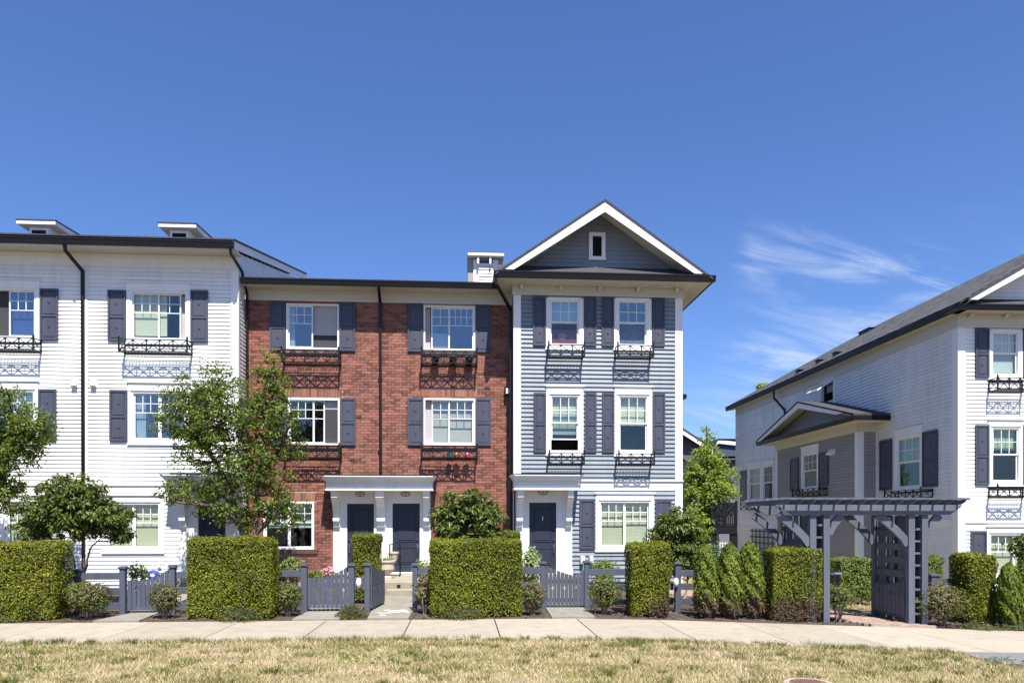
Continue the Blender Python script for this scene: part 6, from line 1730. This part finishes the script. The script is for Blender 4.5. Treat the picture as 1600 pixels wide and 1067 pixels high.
hpx(1376, 1475, 871, 19.6, 'pale privet hedge seen through and right of the pergola', mat=L_PRIVET, seed=10, size=.06, wob=.08, group='privet hedges behind the pergola', dens=2600)

def cedar(pxc, wpx, pyt, Y, label, brown=0, lean=0, seed=0):
    x = WX(pxc, Y); g = gz(x); zt = WZ(pxc, pyt, Y); R0 = wpx / F_PX * depth(x, Y) / 2
    t = thing('cedar_shrub', (x, Y, g), label, 'shrub', 'upright cedars along the fence')
    n = 5200; h = RNG.uniform(0, 1, n) ** 1.05; a = RNG.uniform(0, 2 * math.pi, n)
    prof = np.interp(h, [0, .08, .35, .75, .93, 1], [.55, .8, 1, .80, .52, .08])
    lump = 1 + .14 * np.sin(a * 3 + h * 6 + seed) * np.sin(h * 15 + seed * 2) + .10 * np.sin(a * 7 + h * 24)
    r = R0 * prof * lump * (1 - RNG.uniform(0, 1, n) ** 2.2 * .4)
    P = np.stack([x + np.cos(a) * r + lean * h, Y + np.sin(a) * r, g + .06 + h * (zt - g - .06)], 1)
    Nn = np.stack([np.cos(a), np.sin(a), np.full(n, .3)], 1)
    T = np.stack([np.cos(a) * .35, np.sin(a) * .35, np.full(n, 1.)], 1)
    mi = ((brown - h) * 3 + RNG.uniform(-.5, .5, n) > 0).astype(np.int32)
    leaf_object('foliage', [L_CEDAR, L_BOXB], t, P, Nn, .085, .030, .45, mi, T=T)
    m = MB(); m.tube([(x, Y, g - .05), (x + lean * .5, Y, g + (zt - g) * .5), (x + lean, Y, zt - .1)], [.05, .03, .008], 7)
    for k in range(6): q = k * 1.05; m.tube([(x, Y, g), (x + R0 * .6 * math.cos(q), Y + R0 * .6 * math.sin(q), g + .45)], [.02, .008], 5)
    m.build('trunk', M_BARK2, t)
    c = MB(); c.lathe(x, Y, [(R0 * .35, g + .25), (R0 * .55, g + .5), (R0 * .45, g + (zt - g) * .7), (.03, zt - .15)], 9); c.v = [(p[0] + lean * (p[2] - g) / (zt - g), p[1], p[2]) for p in c.v]; c.build('dark_core', M_CORE, t)  # last part: dark filler cone painted as the cedar's inner shade
cedar(1104, 40, 851, 15.1, 'slim upright cedar with brown foot right of the fence lamp', .24, -.02, 1)
cedar(1142, 40, 849, 15.1, 'middle one of three upright cedars beside the left pergola hedge', .22, -.03, 2)
cedar(1176, 42, 847, 15.2, 'yellowing upright cedar touching the left pergola hedge', .28, -.08, 3)
cedar(1577, 36, 880, 15.0, 'upright cedar near the right edge beside the broad hedge', 0, 0, 4)
cedar(1606, 40, 868, 15.3, 'upright cedar cut off by the right edge', 0, 0, 5)

# ================================================================== SHRUBS
ball_shrub(138, 907, 965, 70, 15.15, 'speckled rounded shrub in front of the far left rail fence', L_SHRUB, brown=L_SHRUBB, n=3000)
ball_shrub(257, 912, 965, 46, 15.1, 'sparse rounded shrub partly hiding the leftmost gate', L_SHRUB, brown=L_SHRUBB, n=1700)
ball_shrub(450, 908, 963, 44, 15.2, 'bright rounded shrub left of the diamond gate', L_SHRUB, n=2000)
ball_shrub(376, 945, 969, 88, 14.85, 'low heather mound at the foot of the central left hedge', L_LOW, n=2400, stems=False, size=.04, group='low mounds at the pavement edge', name='low_mound', aspect=.35)
ball_shrub(548.5, 943.5, 969, 51, 14.95, 'small dense dark green mound between two concrete paths', L_LOW, n=2600, stems=False, size=.035, group='low mounds at the pavement edge', name='low_mound', aspect=.35)
ball_shrub(723, 944, 967, 80, 14.85, 'low heather mound in front of the hedge beside the open gate', L_LOW, n=2400, stems=False, size=.04, group='low mounds at the pavement edge', name='low_mound', aspect=.35)
ball_shrub(10, 957, 974, 50, 14.85, 'low mound at the left edge below the hedge', L_LOW, n=1500, stems=False, size=.04, group='low mounds at the pavement edge', name='low_mound', aspect=.35)
ball_shrub(1525, 972, 989, 62, 14.8, 'low green mound right of the dry brown bush', L_LOW, n=1600, stems=False, size=.04, group='low mounds at the pavement edge', name='low_mound', aspect=.4)
ball_shrub(1585, 972, 990, 60, 14.9, 'low green mound at the right edge of the bed', L_LOW, n=1600, stems=False, size=.04, group='low mounds at the pavement edge', name='low_mound', aspect=.4)
ball_shrub(832, 908, 960, 38, 15.1, 'grey brown rounded shrub left of the blue-house gate', L_SHRUBB, n=1500, brown=L_SHRUB)
ball_shrub(945, 895, 958, 50, 15.3, 'rounded green shrub right of the blue-house gate', L_SHRUB, n=2300)
ball_shrub(1310, 911, 975, 50, 15.1, 'small leafy shrub with bare stems at the pergola path', L_SHRUB, n=1100, zb=WZ(1310, 952, 15.1))
ball_shrub(1472, 911, 983, 76, 14.95, 'dry brown rounded bush in front of the right pergola post', L_SHRUBB, n=3000, brown=L_SHRUB)

def bush(name, px, pyt, pyb, wpx, Y, label, mat, nclus, per, lsize, aspect=.35, group=None, cat='shrub', crad=.2, blobs=None, bark=None, jitter=.5, flowers=None, ry=None):
    x = WX(px, Y); g = gz(x); zt, zb = WZ(px, pyt, Y), WZ(px, pyb, Y); rx = wpx / F_PX * depth(x, Y) / 2
    if blobs is None: blobs = [(x, Y, (zt + zb) / 2, rx * .85, ry or rx * .8, (zt - zb) / 2 * .9)]
    stems = [[(x + .04 * math.cos(k * 2.1), Y + .04 * math.sin(k * 2.1), g - .05), (x + rx * .3 * math.cos(k * 2.1), Y + .2 * math.sin(k * 2.1), g + (zt - g) * .4), (x + rx * .5 * math.cos(k * 2.1), Y + rx * .4 * math.sin(k * 2.1), g + (zt - g) * .75)] for k in range(3)]
    t = tree(name, (x, Y, g), stems, blobs, nclus, per, crad, lsize, mat, label, cat, group, bark or M_BARK2, .022, aspect, shell=.42, jitter=jitter)
    if flowers:
        m, n = flowers; P, d = blob_points(blobs, n, .1); P[:, 2] += .03; leaf_object('flowers', m, t, P, d + np.array([0, -.6, .5]), .045, .045, .4, kind='stuff')
    return t
# glossy laurel beside the brick house
Yl = 17.2
def blb(px, py, rxp, rzp, Y, ry=None):
    d = depth(WX(px, Y), Y) / F_PX; return (WX(px, Y), Y, WZ(px, py, Y), rxp * d, ry or rxp * d * .8, rzp * d)
LB = 'laurel_shrub'
tree(LB, (WX(730, Yl), Yl, 0), [[(WX(730, Yl), Yl, -.05), (WX(725, Yl), Yl, 1), (WX(728, Yl), Yl, 2.2)], [(WX(735, Yl), Yl, -.05), (WX(755, Yl), Yl, 1.2), (WX(765, Yl), Yl, 1.9)]],
     [blb(728, 795, 42, 30, Yl), blb(705, 815, 32, 35, Yl), blb(758, 812, 34, 34, Yl), blb(732, 840, 52, 45, Yl)], 330, 34, .15, .13, L_DARK, 'large glossy laurel rising above the clipped hedge at the brick house', 'shrub', 'large leafy shrubs in front gardens', M_BARK2, .03, .34, shell=.35, jitter=.5)
tree(LB, (WX(1062, 18.3), 18.3, gz(4.8)), [[(WX(1062, 18.3), 18.3, -.1), (WX(1058, 18.3), 18.3, 1.2), (WX(1055, 18.3), 18.3, 2.0)], [(WX(1068, 18.3), 18.3, -.1), (WX(1085, 18.3), 18.3, 1.2)]],
     [blb(1058, 822, 38, 30, 18.3), blb(1040, 845, 30, 25, 18.3), blb(1085, 850, 28, 30, 18.3), blb(1062, 870, 42, 30, 18.3)], 330, 34, .15, .12, L_DARK, 'large glossy laurel at the right corner of the blue house', 'shrub', 'large leafy shrubs in front gardens', M_BARK2, .03, .36, shell=.35, jitter=.5)
# small standard tree on the left
Yt = 18.0
tree('leafy_shrub_tree', (WX(128, Yt), Yt, 0), [[(WX(130, Yt), Yt, -.05), (WX(132, Yt), Yt, 1.0), (WX(125, Yt), Yt, 2.2)], [(WX(122, Yt), Yt - .1, .4), (WX(115, Yt), Yt, 1.1), (WX(85, Yt), Yt, 1.8)], [(WX(131, Yt), Yt, .6), (WX(140, Yt), Yt, 1.3), (WX(170, Yt), Yt, 1.7)]],
     [blb(112, 768, 52, 26, Yt, .8), blb(70, 805, 42, 34, Yt, .7), blb(165, 808, 42, 30, Yt, .7), blb(118, 805, 60, 38, Yt, .9), blb(45, 830, 22, 18, Yt, .5), blb(190, 832, 18, 14, Yt, .4)], 420, 34, .16, .12, L_DARK, 'small round-headed tree with glossy leaves above the far left hedge', 'tree', None, M_BARK, .035, .36, shell=.4, jitter=.5)
# garden plants
bush('garden_plant', 214, 878, 912, 38, 19.0, 'small yellow-green plant with white blooms behind the leftmost gate', L_PRIVET, 50, 16, .07, .45, 'small plants in front gardens', 'plant', .09, flowers=(M_WHITEF, 30))
bush('garden_plant', 455, 867, 905, 40, 18.4, 'leafy plant between the tree hedge and the diamond gate', L_PRIVET, 70, 18, .08, .5, 'small plants in front gardens', 'plant', .11)
bush('flowering_plant', 513, 884, 912, 26, 18.6, 'pink flowering plant behind the diamond gate', L_PRIVET, 40, 12, .06, .5, 'small plants in front gardens', 'plant', .09, flowers=(M_PINK, 110))
bush('garden_plant', 492, 889, 912, 26, 17.6, 'yellow green plant left of the pink flowers', L_PRIVET, 40, 14, .06, .5, 'small plants in front gardens', 'plant', .08)
bush('garden_plant', 831, 852, 915, 36, 17.6, 'pale-leaved plant in front of the blue-house door', leafmat('silver_leaf', (.14, .18, .08), (.30, .36, .18), (.42, .46, .28), .25), 90, 16, .085, .5, 'small plants in front gardens', 'plant', .12)
bush('flowering_plant', 661, 872, 905, 30, 17.2, 'white flowering plant right of the concrete steps', leafmat('mixed_leaf', (.08, .14, .05), (.22, .30, .12), (.4, .45, .25), .25), 70, 16, .06, .5, 'small plants in front gardens', 'plant', .10, flowers=(M_WHITEF, 80))
bush('garden_plant', 663, 895, 950, 34, 15.5, 'reddish brown shrub behind the post right of the open gate', L_SHRUBB, 70, 16, .06, .5, 'small plants in front gardens', 'plant', .10)
bush('garden_plant', 945, 874, 905, 50, 19.8, 'yellow-green plant under the blue-house ground floor window', L_PRIVET, 80, 16, .08, .5, 'small plants in front gardens', 'plant', .12)
bush('garden_plant', 1110, 845, 910, 50, 17.0, 'blue-green plant among the cedars right of the fence lamp', leafmat('blue_leaf', (.05, .09, .06), (.12, .19, .13), None, .2), 110, 18, .07, .5, 'small plants in front gardens', 'plant', .13)

# ================================================================== TREES
YT = 19.6
b0 = (WX(385, YT), YT, 0)
def wp(px, py, dy=0.0): return (WX(px, YT), YT + dy, WZ(px, py, YT))
tree('maple_tree', b0, [[wp(402, 900), wp(400, 830), wp(404, 740), wp(424, 650), wp(428, 565)], [wp(385, 900), wp(380, 840), wp(362, 770), wp(352, 690), wp(335, 600, -.2)], [wp(362, 770), wp(330, 720, .3), wp(290, 660, .2), wp(265, 650)], [wp(404, 740), wp(440, 690, .3), wp(455, 640)], [wp(378, 820), wp(340, 790, -.3), wp(280, 785, -.3)], [wp(400, 830), wp(440, 800, -.2), wp(460, 800)]],
     [blb(335, 600, 46, 40, YT, .8), blb(290, 640, 42, 46, YT, .8), blb(345, 660, 50, 60, YT, 1.0), blb(305, 700, 42, 42, YT, .8), blb(425, 590, 30, 42, YT, .6), blb(432, 650, 38, 52, YT, .8), blb(390, 650, 30, 45, YT, .8), blb(418, 720, 46, 54, YT, .9), blb(375, 735, 55, 50, YT, .9), blb(440, 790, 38, 44, YT, .7), blb(330, 772, 44, 32, YT, .8), blb(272, 765, 26, 26, YT, .5), blb(262, 665, 24, 22, YT, .4), blb(470, 705, 18, 18, YT, .3), blb(375, 805, 55, 28, YT, .7)],
     860, 34, .21, .070, L_TREE, 'young two-stemmed maple between the white and brick houses', 'tree', 'maples in the front gardens', M_BARK, .085, .72, shell=.45)
tree('maple_tree', (WX(-10, YT), YT, 0), [[wp(-8, 900), wp(-6, 800), wp(8, 720), wp(20, 650), wp(12, 610)], [wp(8, 720), wp(40, 690), wp(60, 665)], [wp(-6, 800), wp(-50, 720), wp(-80, 640)]],
     [blb(8, 640, 36, 38, YT, .8), blb(48, 672, 32, 36, YT, .8), blb(20, 700, 40, 38, YT, .9), blb(-30, 680, 45, 55, YT, .9), blb(-75, 650, 45, 55, YT, .8), blb(4, 760, 32, 44, YT, .8), blb(-60, 740, 50, 50, YT, .9)],
     620, 34, .21, .070, L_TREE, 'maple tree partly cut off by the left edge', 'tree', 'maples in the front gardens', M_BARK, .08, .72, shell=.45)
Yb_ = 34.0
def wb(px, py, dy=0.0): return (WX(px, Yb_), Yb_ + dy, WZ(px, py, Yb_))
tree('columnar_tree', (WX(1105, Yb_), Yb_, -.5), [[wb(1105, 850), wb(1105, 760), wb(1104, 665)], [wb(1105, 800), wb(1085, 750), wb(1078, 730)], [wb(1105, 800), wb(1125, 750), wb(1132, 730)]],
     [blb(1104, 695, 10, 38, Yb_, .5), blb(1106, 725, 24, 34, Yb_, .9), blb(1130, 745, 22, 34, Yb_, .8), blb(1082, 755, 22, 36, Yb_, .8), blb(1106, 775, 44, 44, Yb_, 1.3), blb(1090, 820, 36, 40, Yb_, 1.2)],
     520, 24, .30, .14, L_BG, 'tall pale green pointed tree between the blue and corner houses', 'tree', None, M_BARK, .12, .6, shell=.45)
Yv = 55.0
tree('distant_tree', (WX(1189, Yv), Yv, -.5), [[(WX(1189, Yv), Yv, -.5), (WX(1189, Yv), Yv, WZ(1189, 600, Yv))]], [blb(1189, 606, 4, 11, Yv, .4), blb(1189, 640, 10, 30, Yv, 1)], 140, 20, .3, .2, L_BG, 'treetop just showing above the corner house roof', 'tree', None, M_BARK, .12, .6)
Yr = 15.6
tree('small_tree', (WX(1625, Yr), Yr, gz(12)), [[(WX(1625, Yr), Yr, gz(12)), (WX(1622, Yr), Yr, 1.2), (WX(1612, Yr), Yr, 1.7)]], [blb(1612, 858, 34, 24, Yr, .5), blb(1640, 850, 40, 40, Yr, .6)], 160, 26, .13, .085, L_DARK, 'small dark-leaved tree entering at the right edge', 'tree', None, M_BARK, .03, .5)
